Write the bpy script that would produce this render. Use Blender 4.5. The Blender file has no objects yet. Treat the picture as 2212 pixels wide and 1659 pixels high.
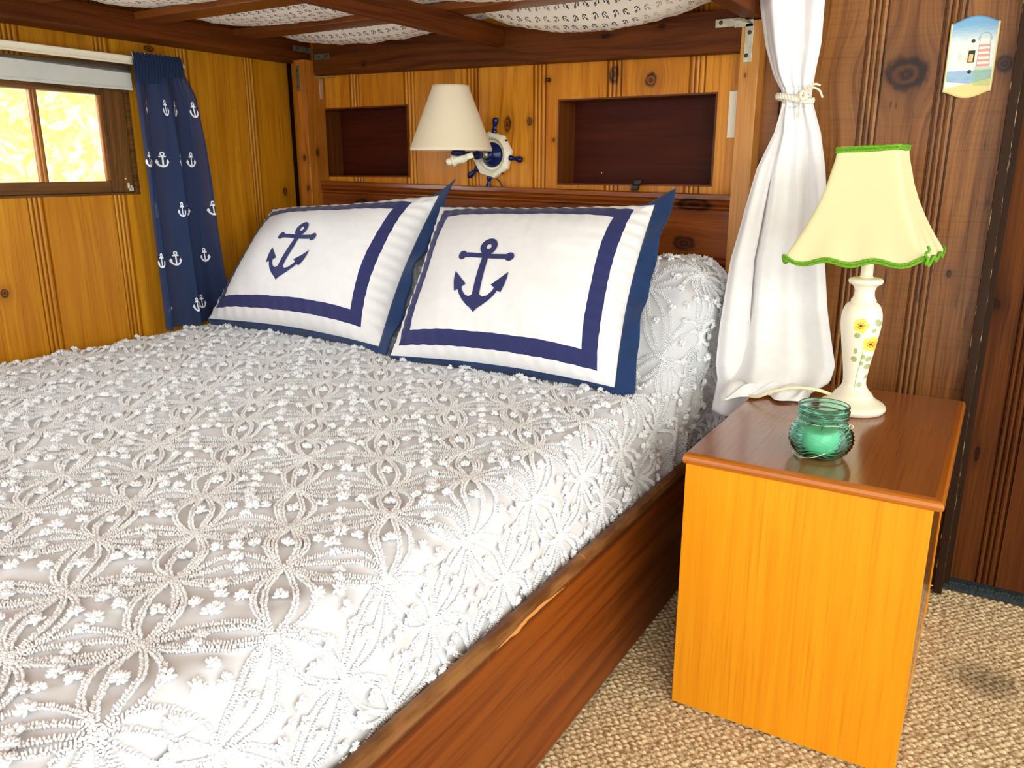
import bpy, bmesh, math, random
import numpy as np
from mathutils import Vector, Matrix, noise as mnoise
from mathutils.geometry import tessellate_polygon
PI = math.pi
random.seed(7); RNG = np.random.default_rng(7)
SC = bpy.context.scene
COL = SC.collection

# ------------------------------------------------------------------ camera, sky, lights, exposure
cam_d = bpy.data.cameras.new('camera'); cam = bpy.data.objects.new('camera', cam_d); COL.objects.link(cam)
cam.location = (2.419, -2.344, 1.136)
cam.rotation_euler = (PI/2 - 0.265, 0.0, 0.546)
cam_d.sensor_width = 36.0; cam_d.lens = 1725/2212*36.0; cam_d.clip_start = 0.02
SC.camera = cam
SC.view_settings.view_transform = 'Standard'; SC.view_settings.look = 'None'
SC.view_settings.gamma = 1.0; SC.view_settings.use_curve_mapping = False
SC.view_settings.exposure = 0.28

world = bpy.data.worlds.new('sky'); SC.world = world; world.use_nodes = True
wn = world.node_tree; bgn = wn.nodes['Background']
bgn.inputs[0].default_value = (0.93, 0.97, 0.96, 1); bgn.inputs[1].default_value = 2.2

def area(name, loc, target, sx, sy, power, color):
    d = bpy.data.lights.new(name, 'AREA'); d.shape = 'RECTANGLE'; d.size = sx; d.size_y = sy
    d.energy = power; d.color = color
    o = bpy.data.objects.new(name, d); COL.objects.link(o); o.location = loc
    o.rotation_euler = (Vector(target) - Vector(loc)).to_track_quat('-Z', 'Y').to_euler()
    return o
area('daylight_front_window', (3.7, -3.3, 1.75), (1.7, -0.5, 0.75), 1.5, 1.3, 30, (1.0, 1.0, 0.74))
area('daylight_side_window', (3.9, -0.9, 1.7), (1.6, -1.0, 0.5), 1.2, 1.0, 5, (1.0, 1.0, 0.74))
area('daylight_left_window', (-0.62, -1.75, 1.62), (1.1, -1.1, 0.55), 0.8, 0.5, 75, (0.90, 0.95, 1.0))

# ------------------------------------------------------------------ helpers: objects
def finish(me, mat, smooth=True):
    mats = mat if isinstance(mat, (list, tuple)) else [mat]
    for m in mats: me.materials.append(m)
    if smooth: me.shade_smooth()
    else: me.shade_flat()
def obj(name, me, mat, parent=None, smooth=False, label=None):
    if isinstance(me, bmesh.types.BMesh):
        bm = me; me = bpy.data.meshes.new(name); bm.normal_update(); bm.to_mesh(me); bm.free()
    else: me.name = name
    finish(me, mat, smooth)
    o = bpy.data.objects.new(name, me); COL.objects.link(o)
    if parent is not None:
        o.parent = parent
        L = Vector(parent.get('_base', (0, 0, 0)))
        o.location = -L
        o['_base'] = (0, 0, 0)
    if label: o['label'] = label
    return o
def tag(o, label, cat, group=None, kind=None):
    o['label'] = label; o['category'] = cat
    if group: o['group'] = group
    if kind: o['kind'] = kind
    return o
def thing(name, label, cat, base, group=None):
    o = bpy.data.objects.new(name, None); COL.objects.link(o); o.empty_display_size = 0.05
    o.location = base; o['_base'] = base
    return tag(o, label, cat, group)
def struct(o): o['kind'] = 'structure'; return o

def np_mesh(name, V, F):
    V = np.asarray(V, np.float32); F = np.asarray(F, np.int32)
    me = bpy.data.meshes.new(name); me.vertices.add(len(V)); me.vertices.foreach_set('co', V.ravel())
    k = F.shape[1]; me.loops.add(F.size); me.loops.foreach_set('vertex_index', F.ravel())
    me.polygons.add(len(F)); me.polygons.foreach_set('loop_start', np.arange(len(F), dtype=np.int32)*k)
    me.polygons.foreach_set('loop_total', np.full(len(F), k, np.int32))
    me.update(calc_edges=True); return me
def grid_faces(nu, nv, closed_u=False, closed_v=False, base=0):
    F = []
    for i in range(nu if closed_u else nu-1):
        for j in range(nv if closed_v else nv-1):
            a = i*nv+j; b = ((i+1) % nu)*nv+j; c = ((i+1) % nu)*nv+(j+1) % nv; d = i*nv+(j+1) % nv
            F.append((a+base, b+base, c+base, d+base))
    return F
def grid_mesh(name, P, uv=None, **k):
    nu, nv = P.shape[:2]
    F = np.array(grid_faces(nu, nv, **k)); me = np_mesh(name, P.reshape(-1, 3), F)
    if uv is not None:
        l = me.uv_layers.new(name='UVMap'); idx = F.ravel()
        l.data.foreach_set('uv', uv.reshape(-1, 2)[idx].astype(np.float32).ravel())
    return me
def box(bm, x0, x1, y0, y1, z0, z1, bev=0.0, seg=2):
    vs = [bm.verts.new((x, y, z)) for x in (x0, x1) for y in (y0, y1) for z in (z0, z1)]
    fs = [(0,1,3,2), (4,6,7,5), (0,4,5,1), (2,3,7,6), (0,2,6,4), (1,5,7,3)]
    faces = [bm.faces.new([vs[i] for i in f]) for f in fs]
    if bev > 0:
        es = list({e for f in faces for e in f.edges})
        bmesh.ops.bevel(bm, geom=es, offset=bev, segments=seg, affect='EDGES', profile=0.5)
    return bm
def boxm(*a, **k): return box(bmesh.new(), *a, **k)
def frame_from(t, ref=Vector((0, 0, 1))):
    t = t.normalized()
    if abs(t.dot(ref)) > 0.95: ref = Vector((1, 0, 0))
    n = t.cross(ref).normalized(); b = n.cross(t).normalized(); return n, b
def tube(bm, pts, r, seg=10, caps=True, flat=1.0):
    pts = [Vector(p) for p in pts]; n = len(pts); rings = []; prev = None
    for i, p in enumerate(pts):
        t = pts[min(i+1, n-1)] - pts[max(i-1, 0)]
        if prev is None: a, b = frame_from(t)
        else:
            t.normalize(); a = (prev - t*prev.dot(t)).normalized(); b = t.cross(a)
        prev = a; rr = r(i/(n-1)) if callable(r) else r
        rings.append([bm.verts.new(p + a*math.cos(2*PI*k/seg)*rr + b*math.sin(2*PI*k/seg)*rr*flat) for k in range(seg)])
    for i in range(n-1):
        for k in range(seg):
            bm.faces.new((rings[i][k], rings[i][(k+1) % seg], rings[i+1][(k+1) % seg], rings[i+1][k]))
    if caps: bm.faces.new(rings[0][::-1]); bm.faces.new(rings[-1])
    return bm
def lathe(bm, prof, seg=48, M=Matrix.Identity(4), closed=False):
    """prof: list of (r, z); r=0 ends collapse"""
    rings = []
    for r, z in prof:
        if r < 1e-6: rings.append([bm.verts.new(M @ Vector((0, 0, z)))])
        else: rings.append([bm.verts.new(M @ Vector((r*math.cos(2*PI*k/seg), r*math.sin(2*PI*k/seg), z))) for k in range(seg)])
    pairs = list(zip(rings[:-1], rings[1:]))
    if closed: pairs.append((rings[-1], rings[0]))
    for A, B in pairs:
        if len(A) == 1 and len(B) == 1: continue
        for k in range(seg):
            k2 = (k+1) % seg
            if len(A) == 1: bm.faces.new((A[0], B[k2], B[k]))
            elif len(B) == 1: bm.faces.new((A[k], A[k2], B[0]))
            else: bm.faces.new((A[k], A[k2], B[k2], B[k]))
    return bm
def align(loc, d, up=Vector((0, 0, 1))):
    q = Vector(d).normalized().to_track_quat('Z', 'Y'); return Matrix.Translation(loc) @ q.to_matrix().to_4x4()
def smooth_curve(pts, n=8):
    pts = [Vector(p) for p in pts]; out = []
    P = [pts[0]*2-pts[1]] + pts + [pts[-1]*2-pts[-2]]
    for i in range(1, len(P)-2):
        for k in range(n):
            t = k/n; a, b, c, d = P[i-1:i+3]
            out.append(0.5*((2*b)+(c-a)*t+(2*a-5*b+4*c-d)*t*t+(3*b-a-3*c+d)*t**3))
    out.append(pts[-1]); return out
def smf(pr, n=6): return [(p.x, p.z) for p in smooth_curve([(a, 0, b) for a, b in pr], n)]
def sstep(x): x = np.clip(x, 0, 1); return x*x*(3-2*x)

# ------------------------------------------------------------------ helpers: materials
def lin(c):
    return tuple(((v/255)/12.92 if v/255 <= 0.04045 else ((v/255+0.055)/1.055)**2.4) for v in c) + (1.0,)
class E:
    def __init__(s, T, sock): s.T = T; s.s = sock
    def _m(s, op, o=None, o2=None, rev=False, clamp=False):
        n = s.T.nodes.new('ShaderNodeMath'); n.operation = op; n.use_clamp = clamp
        args = [s, o, o2] if not rev else [o, s, o2]
        for i, a in enumerate(args):
            if a is None: continue
            if isinstance(a, E): s.T.links.new(a.s, n.inputs[i])
            else: n.inputs[i].default_value = a
        return E(s.T, n.outputs[0])
    def __add__(s, o): return s._m('ADD', o)
    __radd__ = __add__
    def __mul__(s, o): return s._m('MULTIPLY', o)
    __rmul__ = __mul__
    def __sub__(s, o): return s._m('SUBTRACT', o)
    def __rsub__(s, o): return s._m('SUBTRACT', o, rev=True)
    def __truediv__(s, o): return s._m('DIVIDE', o)
    def __pow__(s, o): return s._m('POWER', o)
    def __lt__(s, o): return s._m('LESS_THAN', o)
    def __gt__(s, o): return s._m('GREATER_THAN', o)
    def max(s, o): return s._m('MAXIMUM', o)
    def min(s, o): return s._m('MINIMUM', o)
    def abs(s): return s._m('ABSOLUTE')
    def floor(s): return s._m('FLOOR')
    def fract(s): return s._m('FRACT')
    def sin(s): return s._m('SINE')
    def cos(s): return s._m('COSINE')
    def exp(s): return s._m('EXPONENT')
    def sqrt(s): return s._m('SQRT')
    def clamp(s): return s._m('ADD', 0.0, clamp=True)
    def ramp(s, a, b):
        n = s.T.nodes.new('ShaderNodeMapRange'); n.interpolation_type = 'SMOOTHSTEP'
        s.T.links.new(s.s, n.inputs[0]); n.inputs[1].default_value = a; n.inputs[2].default_value = b
        return E(s.T, n.outputs[0])
def mat_new(name):
    m = bpy.data.materials.new(name); m.use_nodes = True; T = m.node_tree
    return m, T, T.nodes['Principled BSDF']
def coords(T, kind='Object'):
    c = T.nodes.new('ShaderNodeTexCoord'); s = T.nodes.new('ShaderNodeSeparateXYZ')
    T.links.new(c.outputs[kind], s.inputs[0]); return [E(T, s.outputs[i]) for i in range(3)]
def vec(T, x, y, z):
    n = T.nodes.new('ShaderNodeCombineXYZ')
    for i, a in enumerate((x, y, z)):
        if isinstance(a, E): T.links.new(a.s, n.inputs[i])
        else: n.inputs[i].default_value = a
    return n.outputs[0]
def nz(T, v, scale=1.0, detail=3.0, rough=0.55):
    n = T.nodes.new('ShaderNodeTexNoise'); T.links.new(v, n.inputs['Vector'])
    n.inputs['Scale'].default_value = scale; n.inputs['Detail'].default_value = detail; n.inputs['Roughness'].default_value = rough
    return E(T, n.outputs['Fac'])
def white(T, v):
    n = T.nodes.new('ShaderNodeTexWhiteNoise'); n.noise_dimensions = '3D'; T.links.new(v, n.inputs['Vector']); return E(T, n.outputs['Value'])
def mix(T, f, a, b):
    n = T.nodes.new('ShaderNodeMix'); n.data_type = 'RGBA'
    if isinstance(f, E): T.links.new(f.s, n.inputs[0])
    else: n.inputs[0].default_value = f
    for i, c in ((6, a), (7, b)):
        if isinstance(c, tuple): n.inputs[i].default_value = c
        else: T.links.new(c, n.inputs[i])
    return n.outputs[2]
def bump(T, B, h, strength=0.3, dist=0.002):
    n = T.nodes.new('ShaderNodeBump'); n.inputs['Strength'].default_value = strength; n.inputs['Distance'].default_value = dist
    T.links.new(h.s, n.inputs['Height']); T.links.new(n.outputs[0], B.inputs['Normal'])
def plain(name, rgb, rough=0.5, metal=0.0, spec=0.5, var=0.0, sheen=0.0, nscale=30, **k):
    m, T, B = mat_new(name); B.inputs['Roughness'].default_value = rough; B.inputs['Metallic'].default_value = metal
    B.inputs['Specular IOR Level'].default_value = spec
    c = lin(rgb)
    x, y, z = coords(T); n = nz(T, vec(T, x, y, z), nscale, 3)
    d = tuple(v*(1-var) for v in c[:3])+(1,)
    T.links.new(mix(T, n.ramp(0.35, 0.65), c, d), B.inputs['Base Color'])
    if sheen: B.inputs['Sheen Weight'].default_value = sheen
    for kk, v in k.items(): B.inputs[kk].default_value = v
    return m
def wood(name, light, mid, dark, q=0, a=2, board=None, knots=(), rough=0.35, contrast=1.0, coat=0.0, spots=0.0, saw=0.0, autoknot=False, spec=0.25):
    """q: axis across the grain, a: axis along it; board=(start, period)"""
    m, T, B = mat_new(name); X = coords(T); A = X[a]
    if isinstance(q, tuple): Q = X[q[0]]+X[q[1]]; O = X[q[0]]-X[q[1]]
    else: Q = X[q]; O = X[3-q-a]
    if board:
        bid = ((Q-board[0])/board[1]).floor(); rnd = white(T, vec(T, bid, 3.1, 0.7)); off = rnd*37.0
    else: rnd = None; off = O*0.6
    qq = Q; kn = None; halo = None; dm = None
    warpk = nz(T, vec(T, Q*45.0, A*30.0, 0.3), 1.0, 3)
    for (kq, ka, rq, ra) in knots:
        dq = Q-kq; da = A-ka
        d2 = (dq/rq)*(dq/rq) + (da/ra)*(da/ra)
        g = (d2*-0.16).exp()
        qq = qq - dq*g*0.75
        kk = (1.0 - d2.sqrt() + (warpk-.5)*.9).ramp(-0.20, 0.30)
        dm = d2.sqrt() if dm is None else dm.min(d2.sqrt())
        hh = (d2*-0.22).exp()
        kn = kk if kn is None else kn.max(kk); halo = hh if halo is None else halo.max(hh)
    if autoknot:
        v = T.nodes.new('ShaderNodeTexVoronoi'); v.inputs['Scale'].default_value = 1.0
        T.links.new(vec(T, Q*4.5+off, A*2.0, 0.0), v.inputs['Vector'])
        dd = E(T, v.outputs['Distance']); kk = (1.0-dd*1.0).ramp(0.905, 0.955); kn = kk if kn is None else kn.max(kk)
        hh = (dd*dd*-70.0).exp(); halo = hh if halo is None else halo.max(hh)
    warp = nz(T, vec(T, qq*5.0, A*0.9+off, 0.0), 1.0, 2)
    fine = nz(T, vec(T, qq*190.0, A*3.5, off), 1.0, 4, 0.6)
    med = nz(T, vec(T, qq*34.0+warp*2.0, A*1.3, off), 1.0, 3)
    ring = ((qq*38.0+warp*11.0+off)*4.0).sin()*0.5+0.5
    f = med*0.50 + fine*0.42 + (ring**3.0)*0.05*contrast
    f1 = f.ramp(0.32, 0.66)
    c = mix(T, f1, lin(light), lin(mid))
    blot = nz(T, vec(T, Q*4.0, A*1.6+off, 2.0), 1.0, 3).ramp(0.50, 0.78)
    c = mix(T, blot*0.45*contrast, c, lin(mid))
    if rnd is not None:
        c = mix(T, (rnd.ramp(0.0, 1.0))*0.35, c, lin(mid))
    cmask = nz(T, vec(T, Q*6.0, A*1.1+off, 5.0), 1.0, 2).ramp(0.48, 0.66)
    c = mix(T, (ring**5.0)*cmask*0.22*contrast, c, lin(dark))
    c = mix(T, (fine.ramp(0.56, 0.72))*0.28, c, lin(dark))
    if saw:
        sw = nz(T, vec(T, Q*7.0, A*150.0, off), 1.0, 3).ramp(0.45, 0.75)
        c = mix(T, sw*saw, c, lin(dark))
    if spots:
        sp = nz(T, vec(T, Q*70.0, A*9.0, off), 1.0, 3).ramp(0.62, 0.74); ms = nz(T, vec(T, Q*5.0, A*3.0, off), 1.0, 2).ramp(0.45, 0.65)
        c = mix(T, sp*ms*spots, c, lin((30, 14, 8)))
    if kn is not None:
        c = mix(T, halo*0.45, c, lin(dark))
        kr = ((nz(T, vec(T, Q*60.0, A*60.0, 0.0), 1.0, 2))).ramp(0.3, 0.7)
        kc = mix(T, kr*0.5, lin((28, 12, 6)), lin(dark))
        if dm is not None:
            core = ((dm*11.0+warpk*5.0).sin()*0.5+0.5)*(0.85-dm).ramp(0.0, 0.4); kc = mix(T, core*0.55, kc, lin(mid))
        c = mix(T, kn*0.95, c, kc)
    T.links.new(c, B.inputs['Base Color'])
    B.inputs['Roughness'].default_value = rough; B.inputs['Coat Weight'].default_value = coat; B.inputs['Coat Roughness'].default_value = 0.15; B.inputs['Specular IOR Level'].default_value = spec
    bump(T, B, f, 0.18, 0.001)
    return m
def anchor_mask(T, u, v, s=1.0):
    """distance-based anchor sign, u,v centred, height about 1"""
    u = u/s; v = v/s
    r1 = ((u*u+(v-0.36)*(v-0.36)).sqrt()-0.10).abs() < 0.042
    sh = (u.abs() < 0.05)*((v+0.08).abs() < 0.38)
    st = ((v-0.20).abs() < 0.045)*(u.abs() < 0.21)
    ar = (((u*u+(v+0.08)*(v+0.08)).sqrt()-0.33).abs() < 0.06)*(v < -0.17)
    au = u.abs()
    tip = ((au-0.32).abs()*1.6+(v+0.13).abs() < 0.17)
    return r1.max(sh).max(st).max(ar).max(tip)
def anchor_cells(T, u, v, pitch, size, rot=None, vs=1.0):
    row = (v/pitch).floor(); uu = u/pitch + (row*0.5).fract()
    cell = uu.floor(); lu = uu.fract()-0.5; lv = (v/pitch).fract()-0.5
    if rot:
        sgn = ((row*0.5+cell*0.5).fract() > 0.25)*2.0-1.0
        ang = sgn*rot; ca = ang.cos(); sa = ang.sin()
        lu, lv = lu*ca-lv*sa, lu*sa+lv*ca
    return anchor_mask(T, lu, lv/vs, size/pitch)

HONEY = ((226, 150, 34), (178, 100, 14), (92, 40, 6))
BROWN = ((150, 92, 48), (104, 56, 24), (48, 20, 10))
M = {}
M['wall_left'] = wood('honey_pine_left', (216, 150, 28), (180, 110, 14), (98, 48, 6), q=1, a=2, board=(-1.055, 0.262), contrast=1.0,
    knots=[(-1.156, 0.788, .012, .014), (-0.067, 1.043, .010, .016), (-0.601, 1.503, .02, .01)], rough=0.36, coat=0.12)
M['wall_honey'] = wood('honey_pine_back', *HONEY, q=0, a=2, board=(0.295, 0.2585),
    knots=[(0.977, 1.272, .014, .026), (1.061, 1.279, .010, .014), (1.472, 1.383, .020, .020), (1.353, 1.405, .016, .028), (1.131, 1.401, .007, .007), (1.15, 1.22, .005, .006)], rough=0.36, coat=0.12, contrast=1.2)
M['wall_brown'] = wood('brown_pine_back', (170, 114, 60), (108, 62, 28), (46, 20, 10), q=0, a=2, board=(2.10, 0.172),
    knots=[(2.152, 1.362, .052, .040), (2.364, 1.374, .020, .020), (2.312, 0.871, .006, .010), (1.815, 1.135, .014, .03), (2.44, 1.34, .02, .04)], rough=0.42, coat=0.1, spots=0.95, saw=0.20)
M['door'] = wood('dark_pine_door', (108, 60, 22), (74, 36, 12), (36, 14, 6), spec=.1, q=0, a=2, board=(2.49, 0.16), knots=[(2.425, 0.80, .010, .012), (2.437, 0.40, .006, .02)], rough=0.55, coat=0.0, autoknot=False)
M['trim'] = wood('dark_trim', (66, 40, 24), (46, 26, 14), (24, 12, 6), q=0, a=2, rough=0.45)
M['head'] = wood('red_brown_pine', (150, 78, 22), (112, 50, 14), (46, 16, 6), q=2, a=0,
    knots=[(0.920, 1.615, .022, .036), (1.032, 1.640, .020, .055), (1.008, 0.374, .016, .032), (1.005, 1.215, .012, .03)], rough=0.3, coat=0.4, contrast=1.0)
M['beam_x'] = wood('beam_stain_x', (106, 54, 14), (74, 32, 7), (34, 10, 4), spec=.15, q=(2, 1), a=0, knots=[(1.463, 1.52, .006, .010), (1.45, 1.35, .006, .016), (1.43, .42, .006, .006)], rough=0.5, coat=0.0, contrast=1.3)
M['beam_y'] = wood('beam_stain_y', (114, 56, 16), (82, 36, 8), (38, 12, 4), q=(2, 0), a=1, rough=0.5, coat=0.0, contrast=1.2, spec=.15)
M['slat'] = wood('slat_stain', (140, 76, 26), (100, 48, 12), (48, 18, 6), q=1, a=0, rough=0.4, coat=0.2)
M['post_l'] = wood('post_pine_left', (190, 116, 34), (150, 80, 16), (70, 28, 6), q=(0, 1), a=2, knots=[(0.05, 1.17, .010, .012), (0.12, 1.19, .008, .014), (.06, 1.06, .006, .008)], rough=0.35, coat=0.2, spots=0.3)
M['post_r'] = wood('post_pine_right', (214, 152, 74), (186, 118, 44), (110, 58, 20), q=0, a=2, knots=[(1.765, 1.375, .003, .007)], rough=0.38, coat=0.2)
M['niche'] = wood('niche_boards', (80, 28, 10), (58, 16, 6), (30, 6, 3), q=2, a=0, board=(0.98, 0.118), rough=0.5, coat=0.0, spec=0.15)
M['niche_side'] = wood('niche_frame', (118, 62, 20), (88, 42, 12), (46, 18, 6), q=1, a=2, rough=0.4)
M['ns_side'] = wood('maple_side', (244, 166, 28), (232, 142, 18), (190, 100, 8), q=0, a=2, rough=0.3, coat=0.25, contrast=0.15, board=(1.93, 0.09))
M['ns_top'] = wood('cherry_top', (150, 86, 32), (132, 70, 22), (96, 46, 14), q=0, a=1, rough=0.18, coat=0.5, contrast=0.12)
M['ns_edge'] = wood('cherry_edge', (196, 116, 36), (170, 92, 22), (120, 60, 14), q=2, a=0, rough=0.22, coat=0.5, contrast=0.1)
M['frame'] = wood('weathered_frame', (128, 84, 38), (80, 50, 20), (30, 16, 8), q=1, a=2, rough=0.5, contrast=1.4)
M['frame_h'] = wood('weathered_frame_h', (128, 84, 38), (80, 50, 20), (30, 16, 8), q=2, a=1, rough=0.5, contrast=1.4)
M['white_cloth'] = plain('white_cotton', (249, 249, 252), 0.85, sheen=0.2, var=0.03)
M['spread'] = plain('bedspread_cotton', (224, 225, 231), 0.9, sheen=0.3, var=0.04, nscale=12)
M['tuft'] = plain('chenille_white', (246, 248, 254), 0.9, sheen=0.4)
M['ivory'] = plain('ivory_enamel', (246, 238, 214), 0.3)
M['ceramic'] = None
M['navy_gloss'] = plain('navy_enamel', (10, 28, 84), 0.18, Coat_Weight=0.0) if False else plain('navy_enamel', (10, 28, 84), 0.18)
M['navy'] = plain('navy_cotton', (18, 46, 98), 0.85, sheen=0.15, var=0.12)
M['navy_flange'] = plain('navy_flange_cotton', (12, 52, 104), 0.85, sheen=0.15, var=0.15)
M['anchor_app'] = plain('indigo_applique', (38, 44, 102), 0.85, sheen=0.15, var=0.08, nscale=200)
M['steel'] = plain('galvanised_steel', (205, 200, 176), 0.35, metal=0.75, var=0.25)
M['steel_d'] = plain('dull_steel', (120, 118, 96), 0.4, metal=0.6, var=0.3)
M['screw'] = plain('dark_screw', (70, 62, 44), 0.4, metal=0.6)
M['brass_dark'] = plain('aged_brass', (150, 110, 70), 0.3, metal=0.8)
M['black'] = plain('black_plastic', (16, 14, 12), 0.4)
M['offwhite_metal'] = plain('cream_rod', (250, 240, 214), 0.35)
M['blind'] = plain('grey_white_blind', (214, 214, 206), 0.8, var=0.06, nscale=14)
M['shade_w'] = plain('cream_shade', (255, 240, 212), 0.9, Transmission_Weight=0.0) if False else plain('cream_shade', (255, 240, 214), 0.9, var=0.02)
M['shade_y'] = plain('pale_yellow_shade', (252, 250, 200), 0.9, var=0.02)
M['green'] = plain('lime_braid', (122, 190, 34), 0.8, var=0.45, nscale=420)
M['wax'] = plain('mint_wax', (190, 240, 190), 0.5, **{'Subsurface Weight': 0.3})
M['rope'] = plain('cream_cotton_rope', (250, 246, 226), 0.9, var=0.08)
M['wire'] = plain('bright_wire', (226, 222, 200), 0.2, metal=0.9)
M['cord'] = plain('cream_cord', (244, 238, 200), 0.4)
M['rug_dark'] = plain('blue_grey_carpet_edge', (64, 78, 84), 0.95, var=0.6, nscale=240)
M['ceiling'] = wood('ceiling_boards', (170, 110, 56), (130, 80, 38), (70, 36, 14), q=0, a=1, board=(0, .2), rough=0.5)

# ------------------------------------------------------------------ room shell
JP = [(0, 0), (.0006, -.011), (.0040, -.011), (.0055, -.002), (.0100, .0), (.0150, -.002), (.0160, -.010), (.0185, -.010), (.0195, -.002),
      (.0240, -.0), (.0285, -.002), (.0295, -.010), (.0320, -.010), (.0330, -.002), (.0380, .0), (.0440, -.002), (.0455, -.011), (.0490, -.011), (.0500, 0)]
def profile(a, b, joints, cuts=()):
    """list of (q, relief) from a to b with beaded joints starting at each q in joints"""
    P = {a: 0.0, b: 0.0}
    for j in joints:
        for d, h in JP:
            if a < j+d < b: P[round(j+d, 5)] = h
    ks = sorted(P)
    for c in cuts:
        if a < c < b: P[c] = float(np.interp(c, ks, [P[k] for k in ks]))
    return sorted(P.items())
def panelled(name, prof, zs, holes, place, mat, matidx=None, smooth=False):
    bm = bmesh.new(); V = {}
    for i, (q, h) in enumerate(prof):
        for j, z in enumerate(zs): V[i, j] = bm.verts.new(place(q, h, z))
    for i in range(len(prof)-1):
        for j in range(len(zs)-1):
            qm = (prof[i][0]+prof[i+1][0])/2; zm = (zs[j]+zs[j+1])/2
            if any(h[0] < qm < h[1] and h[2] < zm < h[3] for h in holes): continue
            f = bm.faces.new((V[i, j], V[i+1, j], V[i+1, j+1], V[i, j+1]))
            if matidx: f.material_index = matidx(qm, zm)
    return struct(obj(name, bm, mat))
CEIL = 2.15
NR = (1.171, 1.670, 1.087, 1.336); NL = (0.150, 0.561, 1.106, 1.344)
bj = [0.297, 0.549, 0.815, 1.072, 1.330, 1.587, 1.800+.045, 2.050, 2.222]
prof = profile(0.0, 2.402, bj, cuts=(NR[0], NR[1], NL[0], NL[1], 1.80))
panelled('wall_back', prof, [0, NR[2], NL[2], NR[3], NL[3], CEIL], [NR, NL], lambda q, h, z: (q, -h, z),
         [M['wall_honey'], M['wall_brown']], lambda q, z: 0 if q < 1.80 else 1)
# the door to the right, of the same beaded boards, with its gap at the floor
bm = bmesh.new(); dp = profile(2.412, 3.25, [2.478, 2.64, 2.80, 2.96])
V = [[bm.verts.new((q, 0.012-h, z)) for z in (0.032, 2.02)] for q, h in dp]
for i in range(len(V)-1): bm.faces.new((V[i][0], V[i+1][0], V[i+1][1], V[i][1]))
for z in (0.032, 2.02):
    vs = [bm.verts.new(c) for c in ((2.412, .012, z), (3.25, .012, z), (3.25, .048, z), (2.412, .048, z))]; bm.faces.new(vs)
vs = [bm.verts.new(c) for c in ((2.412, .012, .032), (2.412, .048, .032), (2.412, .048, 2.02), (2.412, .012, 2.02))]; bm.faces.new(vs)
struct(obj('door_1', bm, M['door']))
bm = boxm(2.384, 2.406, -0.055, 0.0, 0.004, 2.06, 0.002)
m, T, B = mat_new('trim_paint_chips'); X, Y, Z = coords(T)
chip = nz(T, vec(T, X*260.0, Y*80.0, Z*26.0), 1.0, 3).ramp(0.56, 0.66)*(((X-2.384).abs() < 0.0016).max((X-2.4055).abs() < 0.0010))*0.8
T.links.new(mix(T, chip, mix(T, nz(T, vec(T, X*200.0, Y*30.0, Z*3.0)), lin((34, 18, 9)), lin((62, 38, 20))), lin((226, 196, 150))), B.inputs['Base Color']); B.inputs['Roughness'].default_value = .55; B.inputs['Specular IOR Level'].default_value = .15
M['trim'] = m
box(bm, 2.396, 2.420, 0.004, 0.050, 0.0, 2.06)
struct(obj('trim_1', bm, m))
bm = boxm(2.406, 3.27, 0.0, 0.05, 2.03, CEIL)
struct(obj('trim_2', bm, M['door']))
bm = boxm(3.255, 4.2, 0.0, 0.05, 0, CEIL)
struct(obj('wall_back_right', bm, M['door']))
bm = boxm(2.40, 3.27, 0.055, 0.50, -.02, 0.012)
struct(obj('trim_3', bm, M['rug_dark']))
bm = bmesh.new()          # woven edge of blue grey carpet seen under the door
for k in range(260):
    x = 2.408+k*0.0032; tube(bm, [(x, -0.006, 0.003), (x+.002, 0.008+.004*random.random(), 0.016+.006*random.random()), (x+.001, 0.03, 0.006)], 0.0022, 5)
struct(obj('trim_4', bm, M['rug_dark'], smooth=True))
# left wall with the window opening
WY0, WY1, WZ0, WZ1 = -1.90, -0.690, 1.052, 1.43
lj = [-1.055-.262*k for k in range(5, 0, -1)] + [-1.055, -0.788, -0.505, -0.222]
prof = profile(-3.6, 0.0, lj, cuts=(WY0, WY1))
panelled('wall_left', prof, [0, WZ0, WZ1, CEIL], [(WY0, WY1, WZ0, WZ1)], lambda q, h, z: (h, q, z), M['wall_left'])
# ceiling
struct(obj('ceiling', boxm(-0.1, 4.2, -3.6, 0.1, CEIL, CEIL+.04), M['ceiling']))
# corner bead where the two panelled walls meet
bm = bmesh.new(); tube(bm, [(0.008, -0.010, 0), (0.008, -0.010, CEIL)], 0.008, 8)
struct(obj('trim_5', bm, M['trim'], smooth=True))

# niches: box recesses in the back wall
for k, (x0, x1, z0, z1) in enumerate((NR, NL)):
    bm = bmesh.new(); D = 0.105
    def quad(*p): return bm.faces.new([bm.verts.new(v) for v in p])
    quad((x0, D, z0), (x1, D, z0), (x1, D, z1), (x0, D, z1))
    f = quad((x0, -.001, z0), (x0, D, z0), (x0, D, z1), (x0, -.001, z1)); f.material_index = 1
    f = quad((x1, -.001, z0), (x1, D, z0), (x1, D, z1), (x1, -.001, z1)); f.material_index = 1
    f = quad((x0, -.001, z0), (x1, -.001, z0), (x1, D, z0), (x0, D, z0)); f.material_index = 1
    f = quad((x0, -.001, z1), (x1, -.001, z1), (x1, D, z1), (x0, D, z1)); f.material_index = 1
    w = 0.005   # thin dark lip round the opening
    for a in ((x0-w, x1+w, z0-w, z0), (x0-w, x1+w, z1, z1+w), (x0-w, x0, z0, z1), (x1, x1+w, z0, z1)):
        n0 = len(bm.faces); box(bm, a[0], a[1], -0.003, 0.0, a[2], a[3]); bm.faces.ensure_lookup_table()
        for f in bm.faces[n0:]: f.material_index = 1
    struct(obj('trim_%d' % (6+k), bm, [M['niche'], M['niche_side']]))

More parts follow.
